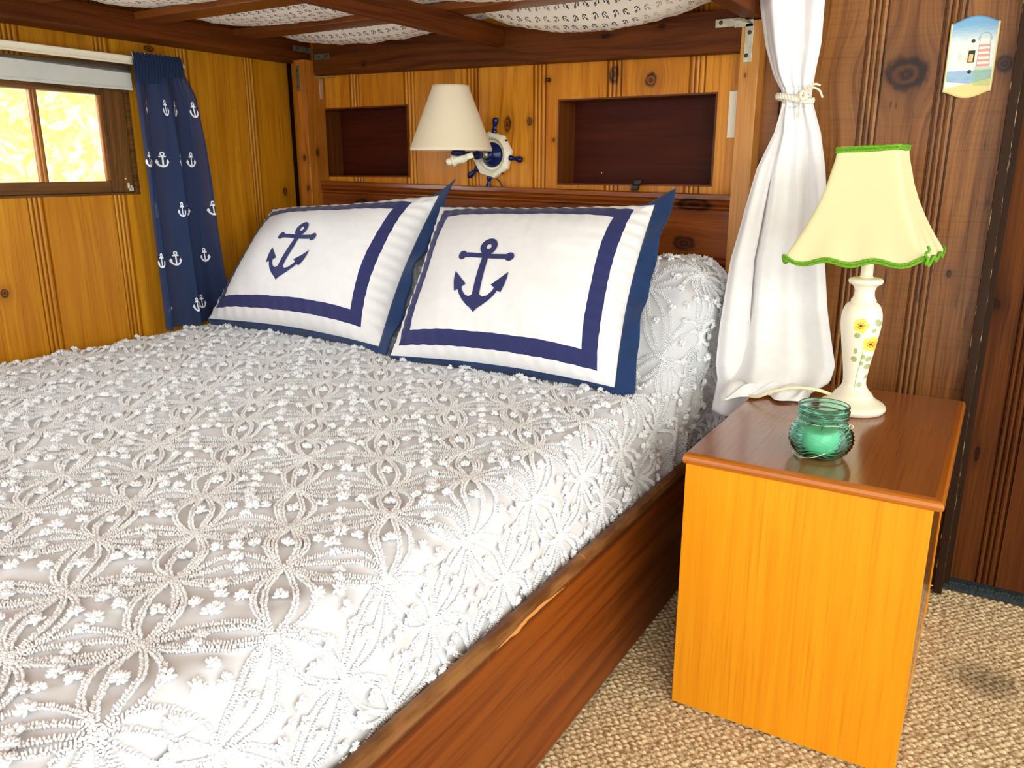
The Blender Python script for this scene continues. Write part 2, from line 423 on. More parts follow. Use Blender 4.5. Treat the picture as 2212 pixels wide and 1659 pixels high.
# ------------------------------------------------------------------ beads (small tufts), built in bulk
def ico(sub=1):
    bm = bmesh.new(); bmesh.ops.create_icosphere(bm, subdivisions=sub, radius=1.0)
    v = np.array([x.co[:] for x in bm.verts]); f = np.array([[q.index for q in t.verts] for t in bm.faces]); bm.free(); return v, f
ICO1 = ico(1); ICO2 = ico(2)
def beads(C_, A_, B_, N_, ra, rb, rn, tmpl, jit=0.0):
    """ellipsoids at C_ with axes A_,B_,N_ and radii; all arrays of n rows"""
    v, f = tmpl; n = len(C_); k = len(v)
    W = C_[:, None, :] + (v[None, :, 0:1]*ra[:, None, None])*A_[:, None, :] + (v[None, :, 1:2]*rb[:, None, None])*B_[:, None, :] + (v[None, :, 2:3]*rn[:, None, None])*N_[:, None, :]
    if jit: W = W + RNG.normal(0, 1, W.shape)*jit*ra[:, None, None]
    F = f[None, :, :] + (np.arange(n)*k)[:, None, None]
    return W.reshape(-1, 3), F.reshape(-1, 3)
def unit(a): return a/np.maximum(np.linalg.norm(a, axis=1, keepdims=True), 1e-9)

# floor: base and woven loops where the carpet is seen
m, T, B = mat_new('beige_loop_carpet'); X, Y, Z = coords(T)
n1 = nz(T, vec(T, X*90.0, Y*140.0, Z*40.0), 1.0, 3); n2 = nz(T, vec(T, X*3.0, Y*3.0, 0.0), 1.0, 3)
c = mix(T, n1.ramp(0.38, 0.66), lin((226, 206, 168)), lin((158, 130, 92)))
stain = (((X-2.52)*9.0)*((X-2.52)*9.0)+((Y+0.42)*12.0)*((Y+0.42)*12.0)+n2*3.4+n1*1.2).ramp(3.0, 1.4)
c = mix(T, stain*0.55, c, lin((70, 58, 38)))
T.links.new(c, B.inputs['Base Color']); B.inputs['Roughness'].default_value = .95; M['carpet'] = m
px, py = 0.0185, 0.0108
ix = np.arange(1.78, 3.05, px); iy = np.arange(-2.35, -0.002, py)
GX, GY = np.meshgrid(ix, iy, indexing='ij'); GX = GX + (np.arange(len(iy)) % 2)[None, :]*px*0.5
GX = (GX + RNG.normal(0, .0016, GX.shape)).ravel(); GY = (GY + RNG.normal(0, .0009, GY.shape)).ravel()
keep = ~((GX > 1.95) & (GX < 2.36) & (GY > -0.85) & (GY < -0.18)); GX = GX[keep]; GY = GY[keep]; n = len(GX)
ang = RNG.normal(0.12, 0.22, n); A = np.stack([np.cos(ang), np.sin(ang), np.zeros(n)], 1)
N = unit(np.stack([RNG.normal(0, .15, n), RNG.normal(0.0, .15, n), np.ones(n)], 1)); Bx = unit(np.cross(N, A)); A = unit(np.cross(Bx, N))
Cc = np.stack([GX, GY, np.full(n, -0.0060)+RNG.normal(0, .0006, n)], 1)
V1, F1 = beads(Cc, A, Bx, N, RNG.uniform(.0085, .0106, n), RNG.uniform(.0044, .0056, n), RNG.uniform(.0058, .0078, n), ICO2)
V0 = np.array([(-0.1, -3.6, -.004), (4.2, -3.6, -.004), (4.2, 0.6, -.004), (-0.1, 0.6, -.004)], float)
me = np_mesh('floor', np.vstack([V1, V0]), np.vstack([F1, np.array([[0, 1, 2], [0, 2, 3]])+len(V1)]))
struct(obj('floor', me, M['carpet'], smooth=True))

# ------------------------------------------------------------------ window, blind, rod, curtain on the left wall
win = bpy.data.objects.new('window_1', None); COL.objects.link(win); win.location = (-0.02, -1.3, 1.05); win['_base'] = (-0.02, -1.3, 1.05); struct(win)
# outer casing (reveal), sash stiles, rails, muntins
bm = bmesh.new()
box(bm, -0.10, 0.002, WY0, WY1, WZ0-.001, WZ0+.006, .001); box(bm, -0.10, 0.002, WY0, WY1, WZ1-.006, WZ1, .001)
box(bm, -0.10, 0.001, WY1-.012, WY1, WZ0, WZ1, .001); box(bm, -0.10, 0.001, WY0, WY0+.012, WZ0, WZ1, .001)
obj('window_reveal', bm, M['frame_h'], win)
bm = bmesh.new()
box(bm, -0.045, -0.010, -0.778, -0.702, WZ0+.006, 1.424, .003)
box(bm, -0.045, -0.010, WY0+.012, -1.84, WZ0+.006, 1.424, .003)
obj('window_stile', bm, M['frame'], win)
bm = bmesh.new()
box(bm, -0.045, -0.010, -1.84, -0.778, WZ0+.006, 1.094, .003); box(bm, -0.045, -0.010, -1.84, -0.778, 1.352, 1.424, .003)
obj('window_rail', bm, M['frame_h'], win)
bm = bmesh.new()
for yc in (-0.980, -1.180, -1.380, -1.580, -1.780):
    box(bm, -0.043, -0.020, yc-.011, yc+.011, 1.09, 1.355, .003); box(bm, -0.030, -0.012, yc-.005, yc+.005, 1.09, 1.355, .002)
box(bm, -0.026, -0.012, -0.790, -0.776, 1.094, 1.352, .003)
obj('muntin', bm, wood('muntin_pine', (178, 112, 46), (120, 70, 22), (50, 24, 8), q=1, a=2, rough=.4), win)
mg, T, B = mat_new('window_glass'); B.inputs['Roughness'].default_value = 0.0; B.inputs['Transmission Weight'].default_value = 1.0; B.inputs['IOR'].default_value = 1.45
x_, y_, z_ = coords(T); T.links.new(mix(T, nz(T, vec(T, x_, y_, z_), 4.0), (1, 1, 1, 1), (.97, .99, .96, 1)), B.inputs['Base Color'])
for y0, y1 in ((-0.969, -0.778), (-1.169, -0.991), (-1.369, -1.191), (-1.569, -1.391), (-1.769, -1.591), (-1.84, -1.791)):
    obj('window_pane', boxm(-0.036, -0.033, y0, y1, 1.094, 1.352), mg, win)
mp = plain('peeling_white_paint', (230, 222, 204), .6, var=.3, nscale=90)
bm = bmesh.new()
for (ya, yb, za, zb) in ((-.722, -.706, 1.062, 1.074), (-.726, -.718, 1.070, 1.088), (-.716, -.709, 1.072, 1.080), (-.733, -.727, 1.098, 1.104)):
    box(bm, -0.0098, -0.0090, ya, yb, za, zb, .0003)
obj('paint_remnant', bm, mp, win)

# rod: white lock-seam curtain rod, bent back to the wall at its end
rod = thing('curtain_rod', 'cream white flat metal curtain rod above the small left window', 'curtain rod', (0.06, -1.2, 1.44))
bm = bmesh.new(); box(bm, 0.050, 0.058, -1.95, -0.545, 1.441, 1.4665, .003, 3); obj('rod_bar', bm, M['offwhite_metal'], rod, smooth=False)
bm = bmesh.new(); box(bm, 0.0575, 0.0605, -1.95, -0.70, 1.4425, 1.4475, .001); box(bm, 0.0575, 0.0605, -1.95, -0.70, 1.460, 1.465, .001); obj('rod_lip', bm, M['offwhite_metal'], rod)
bm = bmesh.new(); tube(bm, smooth_curve([(0.054, -0.55, 1.454), (0.052, -0.528, 1.454), (0.040, -0.516, 1.454), (0.002, -0.514, 1.454)], 5), 0.010, 8); obj('rod_return', bm, M['offwhite_metal'], rod, smooth=True)
bl = thing('roller_blind', 'greyish white roller blind rolled up above the left window panes', 'blind', (0.03, -1.2, 1.36))
ys = [-1.95, -0.706]
bm = bmesh.new(); tube(bm, [(0.026, ys[0], 1.425), (0.026, ys[1], 1.425)], 0.022, 20); obj('roller_tube', bm, M['blind'], bl, smooth=True)
bm = bmesh.new(); box(bm, 0.044, 0.0455, ys[0], ys[1], 1.366, 1.425, 0); box(bm, 0.0435, 0.0475, ys[0], ys[1], 1.366, 1.374, .001); obj('blind_fabric', bm, M['blind'], bl)

# navy sheer curtain with white anchors
m, T, B = mat_new('navy_sheer'); U, Vv, _ = coords(T, 'UV')
am = anchor_cells(T, U+0.035, Vv*0.68+0.052, 0.108, 0.050, vs=0.68)
fade = white(T, vec(T, ((U+0.035)/0.15+0.0).floor(), ((Vv+.052)/0.15).floor(), 0.3))
fold = nz(T, vec(T, U*9.0, 0.0, 0.0), 1.0, 1)
cc = mix(T, am, lin((2, 46, 92)), lin((244, 246, 250)))
T.links.new(cc, B.inputs['Base Color']); B.inputs['Roughness'].default_value = .8
tr = T.nodes.new('ShaderNodeBsdfTransparent'); ms = T.nodes.new('ShaderNodeMixShader')
f = (1.0-am)*0.15; T.links.new(f.s, ms.inputs[0]); T.links.new(B.outputs[0], ms.inputs[1]); T.links.new(tr.outputs[0], ms.inputs[2])
T.links.new(ms.outputs[0], T.nodes['Material Output'].inputs[0]); M['navy_sheer'] = m
nu, nv = 140, 90
ZT, ZB = 1.474, 0.612
yl = lambda z: np.interp(z, [.6, 1.0, 1.474], [-.712, -.716, -.712])
yr = lambda z: np.interp(z, [.60, .67, .79, .92, 1.08, 1.23, 1.36, 1.43, 1.474], [-.412, -.418, -.435, -.449, -.459, -.469, -.490, -.516, -.528])
P = np.zeros((nu, nv, 3)); UV = np.zeros((nu, nv, 2))
for i in range(nu):
    u = i/(nu-1)
    for j in range(nv):
        v = j/(nv-1); z = ZT+(ZB-ZT)*v
        a = 0.004+0.020*min(1, v*2.2)
        gather = 0.0035*math.sin(u*96)*(max(0, u-.42))*max(0, 1-v*5)
        # folds: uneven pleats
        ph = 2*PI*(u*2.6+0.15*math.sin(u*6)+.1*v)
        x = 0.070+a*math.sin(ph)+gather+0.006*math.sin(ph*2.3+v*2)*min(1, v*3)
        if v < .04: x = 0.070+gather*2
        yv = u+0.045*math.sin(ph+1.2)*min(1, v*3)*math.sin(PI*u)
        y = yl(z)*(1-yv)+yr(z)*yv
        zz = z+0.004*math.sin(u*60)*max(0, 1-v*30)
        if u > .8 and v < .12: x -= (u-.8)*0.15*(1-v/.12)
        P[i, j] = (x, y, zz); UV[i, j] = (u*0.46, -(v*(ZT-ZB)))
nc = thing('navy_curtain', 'sheer navy blue curtain printed with white anchors, left wall beside the window', 'curtain', (0.07, -0.58, ZB))
obj('curtain_panel', grid_mesh('p', P, UV), M['navy_sheer'], nc, smooth=True)
m2, T, B = mat_new('navy_header'); x_, y_, z_ = coords(T); T.links.new(mix(T, nz(T, vec(T, x_, y_*300.0, z_*40.0), 1.0, 2), lin((5, 24, 52)), lin((12, 44, 84))), B.inputs['Base Color']); B.inputs['Roughness'].default_value = .85
nu2 = 90; P = np.zeros((nu2, 14, 3))
for i in range(nu2):
    u = i/(nu2-1); y = -.713+u*(.713-.524)
    for j in range(14):
        v = j/13; z = 1.476-0.088*v*(1 if u < .55 else .72)
        g = (0.0008+0.0038*max(0, u-.4)*1.6)*math.sin(u*110+v*2)
        P[i, j] = (0.0735+g+.012*math.sin(PI*v)*.5-(0.05*(max(0, u-.88)/.12)**2), y+(0.012*max(0, (u-.9)/.1)*v), z+.002*math.sin(u*75)*(1-v))
obj('rod_pocket', grid_mesh('p', P), m2, nc, smooth=True)

# ------------------------------------------------------------------ garden behind the window
gt = thing('garden_tree', 'sunlit yellow green tree outside the small left window', 'tree', (-3.4, -0.6, -0.6))
ml, T, B = mat_new('sunlit_leaf'); x_, y_, z_ = coords(T)
T.links.new(mix(T, nz(T, vec(T, x_, y_, z_), 2.3, 4).ramp(.4, .6), lin((248, 250, 214)), lin((255, 247, 232))), B.inputs['Base Color']); B.inputs['Roughness'].default_value = .7
tl = T.nodes.new('ShaderNodeBsdfTranslucent'); tl.inputs[0].default_value = lin((248, 250, 206)); ms = T.nodes.new('ShaderNodeMixShader'); ms.inputs[0].default_value = .5
T.links.new(B.outputs[0], ms.inputs[1]); T.links.new(tl.outputs[0], ms.inputs[2]); T.links.new(ms.outputs[0], T.nodes['Material Output'].inputs[0])
n = 26000
Cl = np.stack([RNG.uniform(-4.6, -2.6, n), RNG.uniform(-2.2, 2.4, n), RNG.uniform(0.3, 2.6, n)], 1)
A = unit(RNG.normal(0, 1, (n, 3))); Bv = unit(np.cross(A, RNG.normal(0, 1, (n, 3)))); s = RNG.uniform(.03, .06, n)[:, None]
Vq = np.stack([Cl-A*s*1.5, Cl+Bv*s*.6, Cl+A*s*1.5, Cl-Bv*s*.6], 1).reshape(-1, 3)
obj('foliage', np_mesh('f', Vq, np.arange(n*4).reshape(-1, 4)), ml, gt)
bm = bmesh.new(); tube(bm, [(-3.5, -.6, -.6), (-3.4, -.5, .5), (-3.6, -.3, 1.3), (-3.5, 0.1, 2.6)], lambda t: .06*(1-.6*t), 8)
tube(bm, [(-3.4, -.5, .6), (-3.1, -.9, 1.2), (-3.2, -1.3, 1.9)], lambda t: .03*(1-.6*t), 6); tube(bm, [(-3.5, -.35, 1.1), (-3.2, .3, 1.5), (-3.3, .9, 2.2)], lambda t: .03*(1-.6*t), 6)
obj('trunk', bm, plain('pale_bark', (200, 170, 120), .9, var=.4), gt, smooth=True)

# ------------------------------------------------------------------ bunk bed
bed = thing('bunk_bed', 'dark stained wooden bunk bed frame built into the panelled corner', 'bunk bed', (0.95, -1.2, 0.0))
def tz(x): return 0.010-0.0128*(x-0.2)/0.775*1.0      # the hand-built frame drops a little to the right
# headboard of horizontal beaded boards between the posts
zprof = [(1.076, -.004), (1.074, .006), (1.062, .007), (1.058, .001), (1.055, .004), (1.050, .006), (1.046, .002), (1.043, -.003), (1.040, .002), (1.036, .003), (1.032, -.003), (1.030, 0),
         (0.898, 0), (.895, -.005), (.891, .002), (.884, .004), (.877, .001), (.874, -.005), (.871, .001), (.864, .004), (.857, .001), (.854, -.005), (.851, .001), (.845, .003), (.839, -.002), (.836, 0), (0.62, 0), (.40, 0)]
bm = bmesh.new(); xs = np.linspace(0.177, 1.747, 24); R = []
for z, h in zprof: R.append([bm.verts.new((x, -0.046-h, z+tz(x))) for x in xs])
R.insert(0, [bm.verts.new((x, -0.004, 1.076+tz(x))) for x in xs]); R.append([bm.verts.new((x, -0.004, .40)) for x in xs])
for a, b in zip(R[:-1], R[1:]):
    for k in range(len(xs)-1): bm.faces.new((a[k], b[k], b[k+1], a[k+1]))
obj('headboard', bm, M['head'], bed)
obj('post', boxm(0.124, 0.177, -0.100, -0.004, 0.0, 1.512, .002), M['post_l'], bed, label='honey pine post in the left corner')
obj('post', boxm(1.747, 1.799, -0.060, -0.004, 0.0, 1.512, .002), M['post_r'], bed, label='paler pine post at the right end of the headboard')
bm = bmesh.new(); box(bm, 0.1775, 1.7465, -0.055, -0.005, 1.452, 1.560, .003)
for v in bm.verts: v.co.z += tz(v.co.x)*1.0
obj('back_beam', bm, M['beam_x'], bed)
obj('side_beam', boxm(0.006, 0.122, -2.30, -0.012, 1.515, 1.585, .004), M['beam_y'], bed)
obj('side_beam', boxm(1.752, 1.800, -2.30, -0.012, 1.5145, 1.590, .004), M['beam_y'], bed)
obj('centre_beam', boxm(0.970, 1.000, -2.30, -0.056, 1.500, 1.560, .003), M['beam_y'], bed)
for yy in (-0.318, -0.680, -1.045, -1.41, -1.77, -2.13):
    obj('slat', boxm(0.123, 1.751, yy-.047, yy+.047, 1.5605, 1.581, .002), M['slat'], bed)
# side rail with a worn rounded top edge
m, T, B = mat_new('rail_worn'); X, Y, Z = coords(T)
g = nz(T, vec(T, X*40.0, Y*2.0, Z*60.0), 1.0, 4); c = mix(T, g.ramp(.35, .7), lin((138, 70, 18)), lin((104, 46, 9)))
nw = nz(T, vec(T, Y*6.0, Z*30.0, X*10.0), 1.0, 4)
c = mix(T, (Z+nw*0.014).ramp(.356, .368)*0.85, c, mix(T, nw.ramp(.4, .65), lin((146, 104, 60)), lin((92, 56, 26))))
dk = (Z+nw*.01).ramp(.345, .356)*(1.0-(Z+nw*.01).ramp(.360, .366)); c = mix(T, dk*.55, c, lin((58, 22, 8)))
sc = nz(T, vec(T, Y*70.0, Z*9.0, X), 1.0, 2).ramp(.70, .76)*nz(T, vec(T, Y*2.5, Z*3.0, 1.0), 1.0, 2).ramp(.45, .7); c = mix(T, sc*.6, c, lin((214, 140, 60)))
gou = (((Y+1.23)*7.0)*((Y+1.23)*7.0)+((Z-.357)*260.0-(nw-.5)*9.0)*((Z-.357)*260.0-(nw-.5)*9.0)+nw*.9).ramp(1.2, .9); c = mix(T, gou, c, lin((214, 150, 84)))
T.links.new(c, B.inputs['Base Color']); B.inputs['Roughness'].default_value = .42; B.inputs['Specular IOR Level'].default_value = .25; bump(T, B, nw, .2, .002)
bm = bmesh.new(); sec = [(1.757, .012), (1.757, .358), (1.760, .370), (1.766, .377), (1.776, .378), (1.783, .373), (1.786, .362), (1.786, .020), (1.783, .012)]
ysr = np.linspace(-2.42, -0.062, 120); R = []
for y in ysr:
    w = 0.0012*mnoise.noise(Vector((y*6, 0, 0)))
    R.append([bm.verts.new((x+w, y, z+(w*1.5 if z > .3 else 0))) for x, z in sec])
for a, b in zip(R[:-1], R[1:]):
    for k in range(len(sec)): bm.faces.new((a[k], a[(k+1) % len(sec)], b[(k+1) % len(sec)], b[k]))
bm.faces.new(R[0]); bm.faces.new(R[-1][::-1])
obj('side_rail', bm, m, bed, smooth=False)
# angle brackets with their screws
def screw(parent, loc, d, r=.0055, mat=None):
    bm = bmesh.new(); lathe(bm, [(0, .0018), (r*.6, .0016), (r, .0004), (r, 0)], 16, align(Vector(loc), d)); n = len(bm.verts)
    q = align(Vector(loc), d); s = bmesh.new()
    for v in box(bm, -r*.8, r*.8, -.0007, .0007, .0012, .0021).verts[n:]: v.co = q @ v.co
    s.free(); return obj('screw', bm, mat or M['screw'], parent, smooth=False)
bm = bmesh.new(); box(bm, 1.674, 1.742, -0.058, -0.0555, 1.500, 1.521, .0006); box(bm, 1.728, 1.778, -0.0635, -0.061, 1.4955, 1.5135, .0006)
v = [bm.verts.new(p) for p in ((1.716, -.0585, 1.520), (1.760, -.085, 1.513), (1.782, -.0635, 1.498), (1.735, -.058, 1.514))]; bm.faces.new(v)
br = obj('bracket', bm, M['steel'], bed, label='bright steel corner bracket at the top right')
screw(br, (1.689, -.058, 1.512), (0, -1, 0))
br = obj('bracket', boxm(1.7575, 1.7800, -0.0635, -0.0602, 1.407, 1.503, .0008), M['steel'], bed, label='bright steel strap down the right post')
screw(br, (1.770, -.0636, 1.481), (0, -1, 0)); screw(br, (1.765, -.0636, 1.424), (0, -1, 0))
br = obj('bracket', boxm(0.190, 0.262, -0.0585, -0.0555, 1.512, 1.531, .0006), M['steel_d'], bed); screw(br, (.213, -.0586, 1.522), (0, -1, 0), .005); screw(br, (.249, -.0586, 1.522), (0, -1, 0), .005)
br = obj('bracket', boxm(0.1775, 0.1800, -0.150, -0.056, 1.535, 1.553, .0006), M['steel_d'], bed); screw(br, (.181, -.085, 1.544), (1, 0, 0), .005); screw(br, (.181, -.130, 1.544), (1, 0, 0), .005)
br = obj('bracket', boxm(0.137, 0.153, -0.1030, -0.1002, 1.405, 1.490, .0006), M['steel_d'], bed); screw(br, (.145, -.1032, 1.475), (0, -1, 0), .004); screw(br, (.145, -.1032, 1.42), (0, -1, 0), .004)
br = obj('bracket', boxm(0.1775, 0.1800, -0.030, -0.012, 1.380, 1.452, .0006), M['steel'], bed)
bm = boxm(0.1775, 0.262, -0.0500, -0.0300, 1.4535, 1.4562, .0004); obj('bracket', bm, M['steel'], bed)
obj('bracket', boxm(1.678, 1.7465, -0.054, -0.036, 1.4385, 1.4412, .0004), M['steel'], bed)

# printed fabric laid over the slats, sagging between them
m, T, B = mat_new('anchor_print_cotton'); U, Vv, _ = coords(T, 'UV')
am = anchor_cells(T, U, Vv, 0.030, 0.020, rot=0.7); fa = nz(T, vec(T, U*3.0, Vv*3.0, 0.0), 1.0, 2).ramp(.25, .5)
T.links.new(mix(T, am*(fa*.7+.3), lin((255, 243, 226)), lin((34, 30, 44))), B.inputs['Base Color']); B.inputs['Roughness'].default_value = .9
tl = T.nodes.new('ShaderNodeBsdfTranslucent'); T.links.new(mix(T, am, lin((255, 243, 226)), lin((34, 30, 44))), tl.inputs[0]); ms = T.nodes.new('ShaderNodeMixShader'); ms.inputs[0].default_value = .12
T.links.new(B.outputs[0], ms.inputs[1]); T.links.new(tl.outputs[0], ms.inputs[2]); T.links.new(ms.outputs[0], T.nodes['Material Output'].inputs[0])
nx_, ny_ = 300, 420; P = np.zeros((nx_, ny_, 3)); UV = np.zeros((nx_, ny_, 2))
yk = [-0.012, -0.318, -0.680, -1.045, -1.41, -1.77, -2.13, -2.3]
for i in range(nx_):
    x = 0.20+1.49*i/(nx_-1)
    for j in range(ny_):
        y = -0.058-2.22*j/(ny_-1)
        k = next(q for q in range(len(yk)-1) if y >= yk[q+1])
        y0, y1 = (yk[k]-.045 if k else -.055), yk[k+1]+.047
        ty = min(max((y-y0)/(y1-y0), 0), 1); sy = math.sin(PI*ty)**.75 if 0 < ty < 1 else 0
        tx = (x-.15)/(.97-.15) if x < .985 else (x-1.0)/(1.745-1.0); tx = min(max(tx, 0), 1); sx = math.sin(PI*tx)**.6 if 0 < tx < 1 else 0
        w = .004*mnoise.noise(Vector((x*14, y*22, 1)))+.003*mnoise.noise(Vector((x*40, y*9, 3)))
        z = 1.588 + (w-((.055 if x < .985 else .085) if k == 0 else (.036 if x < .985 else .052))*sx)*sy
        if y0 < y < y1 or sy > 0: pass
        else: z = 1.585
        P[i, j] = (x, y, max(z, 1.583) if sy < .12 else z); UV[i, j] = (x, y)
fb = tag(obj('fabric_sheet', grid_mesh('f', P, UV), m, smooth=True), 'white cotton sheet printed with tiny anchors sagging between the overhead bunk slats', 'fabric')

tag(obj('added_dark_mattress', boxm(0.13, 1.745, -2.28, -0.062, 1.600, 1.700, .015), plain('gap_shade_dark', (26, 14, 10), .9, var=.2), smooth=False), 'dark mattress added on the overhead bunk to blacken the gaps above the printed sheet', 'mattress')  # unseen mattress, added; its dark colour stands in for shade in the gaps
# ------------------------------------------------------------------ bedspread
def SP(s, t):
    """bedspread surface: s across from the wall, t = y"""
    h = sstep((t+.54)/.30); top = .594+.285*h*(1-.06*np.cos(s*9))
    r = .045+.105*h; xe = 1.737+.045*h
    s1 = xe-r-.03; L = r*PI/2
    a = np.clip((s-s1)/L, 0, 1)*PI/2; d = np.clip(s-s1-L, 0, None)
    x = np.where(s < s1, .03+s, .03+s1+r*np.sin(a)); z = top-r+r*np.cos(a)
    z = z-d; x = x+.008*np.minimum(d/.15, 1)*(1-h)-h*.05*np.clip(d/.35, 0, 1)
    fd = np.clip(d/.12, 0, 1)*sstep((t+.75)/.25)
    x = x+fd*.013*np.sin(t*62+1.5*np.sin(t*17))+h*.012*np.sin(t*40+z*26)*np.sin(z*17)*np.where(a > .3, 1, 0)
    z = z+np.where(d <= 0, 1, 0)*(.004*np.sin(s*23+t*9)*np.sin(t*19-s*7)+.0016*np.sin(s*61+t*23)*np.sin(t*47-s*31))*np.minimum((t+.0)*-1, 1)
    # tuck down at the wall
    z = z-.03*np.clip(1-s/.03, 0, 1)
    return np.stack([x, t+0*s, z], -1)
def SPN(s, t):
    e = 1e-3; a = SP(s+e, t)-SP(s-e, t); b = SP(s, t+e)-SP(s, t-e); n = np.cross(a, b); return n/np.linalg.norm(n, axis=-1, keepdims=True)
SMAX = 1.97+.30
sp = thing('bedspread', 'white chenille bedspread with tufted flower pattern covering the bed', 'bedspread', (0.9, -1.2, 0.34))
ss = np.concatenate([np.linspace(0, 1.45, 230), np.linspace(1.456, 2.25, 150)]); tt = np.linspace(-2.34, -0.062, 420)
Sg, Tg = np.meshgrid(ss, tt, indexing='ij')
hg = sstep((Tg+.54)/.30)
Slen = (1.737+.045*hg-(.045+.105*hg)-.03)+(.045+.105*hg)*PI/2
dmax = (.594+.285*hg)-(.045+.105*hg)-.325
Sg = np.where(Sg > 1.456, 1.456+(Sg-1.456)/(2.25-1.456)*((Slen+dmax)-1.456), Sg)
P = SP(Sg, Tg)
la = math.radians(41); ea = np.array([math.cos(la), math.sin(la)]); eb = np.array([-math.sin(la), math.cos(la)]); PIT = .1445
O = np.array([1.525-.03, -1.753])
ca = ((Sg-O[0])*ea[0]+(Tg-O[1])*ea[1])/PIT; cb = ((Sg-O[0])*eb[0]+(Tg-O[1])*eb[1])/PIT
puf = (1-np.cos(2*PI*ca))*(1-np.cos(2*PI*cb))/4
P = P + SPN(Sg, Tg)*(puf*.009)[..., None]
obj('cloth', grid_mesh('c', P), M['spread'], sp, smooth=True)
cur = []; poms = []   # curves as arrays of (s,t), pompoms (s,t,size)
ia = range(-22, 16); 
def wob(i, j, k): r = np.random.default_rng(((i+200)*1009+(j+200)*31+k) % (2**31)); return r.normal(0, .0060, 2)
def inside(p, m=.02): return (-m < p[..., 0]) & (p[..., 0] < 2.3) & (p[..., 1] > -2.33) & (p[..., 1] < -.07)
node = {}
for i in ia:
    for j in range(-18, 22):
        node[i, j] = O+(ea*i+eb*j)*PIT+wob(i+50, j+50, 1)
for (i, j), p in node.items():
    for k, (di, dj) in enumerate(((1, 0), (0, 1))):
        q = node.get((i+di, j+dj))
        if q is None: continue
        mid = (p+q)/2
        if not (-.1 < mid[0] < 2.4 and -2.45 < mid[1] < 0): continue
        d = q-p; nrm = np.array([-d[1], d[0]])/np.linalg.norm(d)
        for sgn, w in ((1, .034), (-1, .034), (1, .0165), (-1, .0165)):
            L = .152 if w > .02 else .147; n = int(L/.0037); tq = (np.arange(n)+.5)/n
            w2 = w*(1+.22*random.uniform(-1, 1)); sh = np.sin(PI*tq)**.85
            c = p+d*tq[:, None]+nrm*(sgn*w2*sh)[:, None]+nrm*(.0012*np.sin(tq*9+i))[:, None]
            cur.append(np.concatenate([c, np.gradient(c, axis=0)], 1))
        if k == 1:   # petal along the columns: tuft inside, and one to each side
            poms.append((*(mid), .0115)); poms.append((*(mid+nrm*.046), .0105)); poms.append((*(mid-nrm*.046), .0105))
        else: pass
    mc = (node[i, j]+node.get((i+1, j), node[i, j]))/2
    if (i+1, j) in node:   # pompom column between the node columns
        for f in (0, .22, .42, .62, .82): poms.append((*(mc+eb*PIT*f+wob(i, j, int(f*100))), random.uniform(.0095, .0130)))
cur = np.concatenate(cur); n = len(cur)
def scount(t): 
    h = sstep((t+.54)/.30); r = .045+.105*h
    return (1.737+.045*h-r-.03)+r*PI/2+(.594+.285*h)-r-.335
ok = inside(cur[:, :2], 0) & (cur[:, 0] < scount(cur[:, 1])); cur = cur[ok]
def base_pt(s, t):
    a = ((s-O[0])*ea[0]+(t-O[1])*ea[1])/PIT; b = ((s-O[0])*eb[0]+(t-O[1])*eb[1])/PIT
    return SP(s, t)+SPN(s, t)*((1-np.cos(2*PI*a))*(1-np.cos(2*PI*b))/4*.009)[..., None]
Vs = []; Fs = []; off = 0
for side in (-1, 1):
    s = cur[:, 0]; t = cur[:, 1]; n = len(s); N = SPN(s, t); p0 = base_pt(s, t)
    p1 = SP(s+cur[:, 2], t+cur[:, 3]); Tn = unit(p1-SP(s, t)); Bn = unit(np.cross(N, Tn))
    up = unit(N+Bn*side*.55+RNG.normal(0, .22, (n, 3))); A = unit(np.cross(Bn, up)); Bq = np.cross(up, A)
    C1 = p0+N*.0034+Bn*(side*.0019)[..., None] if False else p0+N*.0034+Bn*side*.0019+RNG.normal(0, .0004, (n, 3))+Tn*side*.0009
    V, F = beads(C1, A, Bq, up, RNG.uniform(.0013, .0018, n), RNG.uniform(.0018, .0025, n), RNG.uniform(.0036, .0058, n), ICO1)
    Vs.append(V); Fs.append(F+off); off += len(V)
o = obj('chenille_cord', np_mesh('cc', np.vstack(Vs), np.vstack(Fs)), M['tuft'], sp, smooth=True); o['kind'] = 'stuff'
# pompom tufts: a clump of short loops each
pm = np.array(poms); ok = inside(pm[:, :2], 0) & (pm[:, 0] < scount(pm[:, 1])); pm = pm[ok]
K = 30; S_ = np.repeat(pm[:, 0], K); T_ = np.repeat(pm[:, 1], K); R_ = np.repeat(pm[:, 2], K)*1.05; n = len(S_)
N = SPN(S_, T_); ax = unit(np.cross(N, np.tile([0., 1., 0.], (n, 1)))); ay = np.cross(N, ax)
dr = unit(ax*RNG.normal(0, 1, (n, 1))+ay*RNG.normal(0, 1, (n, 1))+N*RNG.uniform(.1, 1.6, (n, 1)))
A = unit(np.cross(dr, RNG.normal(0, 1, (n, 3)))); Bq = np.cross(dr, A)
V, F = beads(base_pt(S_, T_)+N*(R_*.35)[:, None]+dr*(R_*.55)[:, None], A, Bq, dr, R_*RNG.uniform(.13, .20, n), R_*RNG.uniform(.16, .24, n), R_*RNG.uniform(.38, .62, n), ICO1)
o = obj('pompom_tuft', np_mesh('pt', V, F), M['tuft'], sp, smooth=True); o['kind'] = 'stuff'
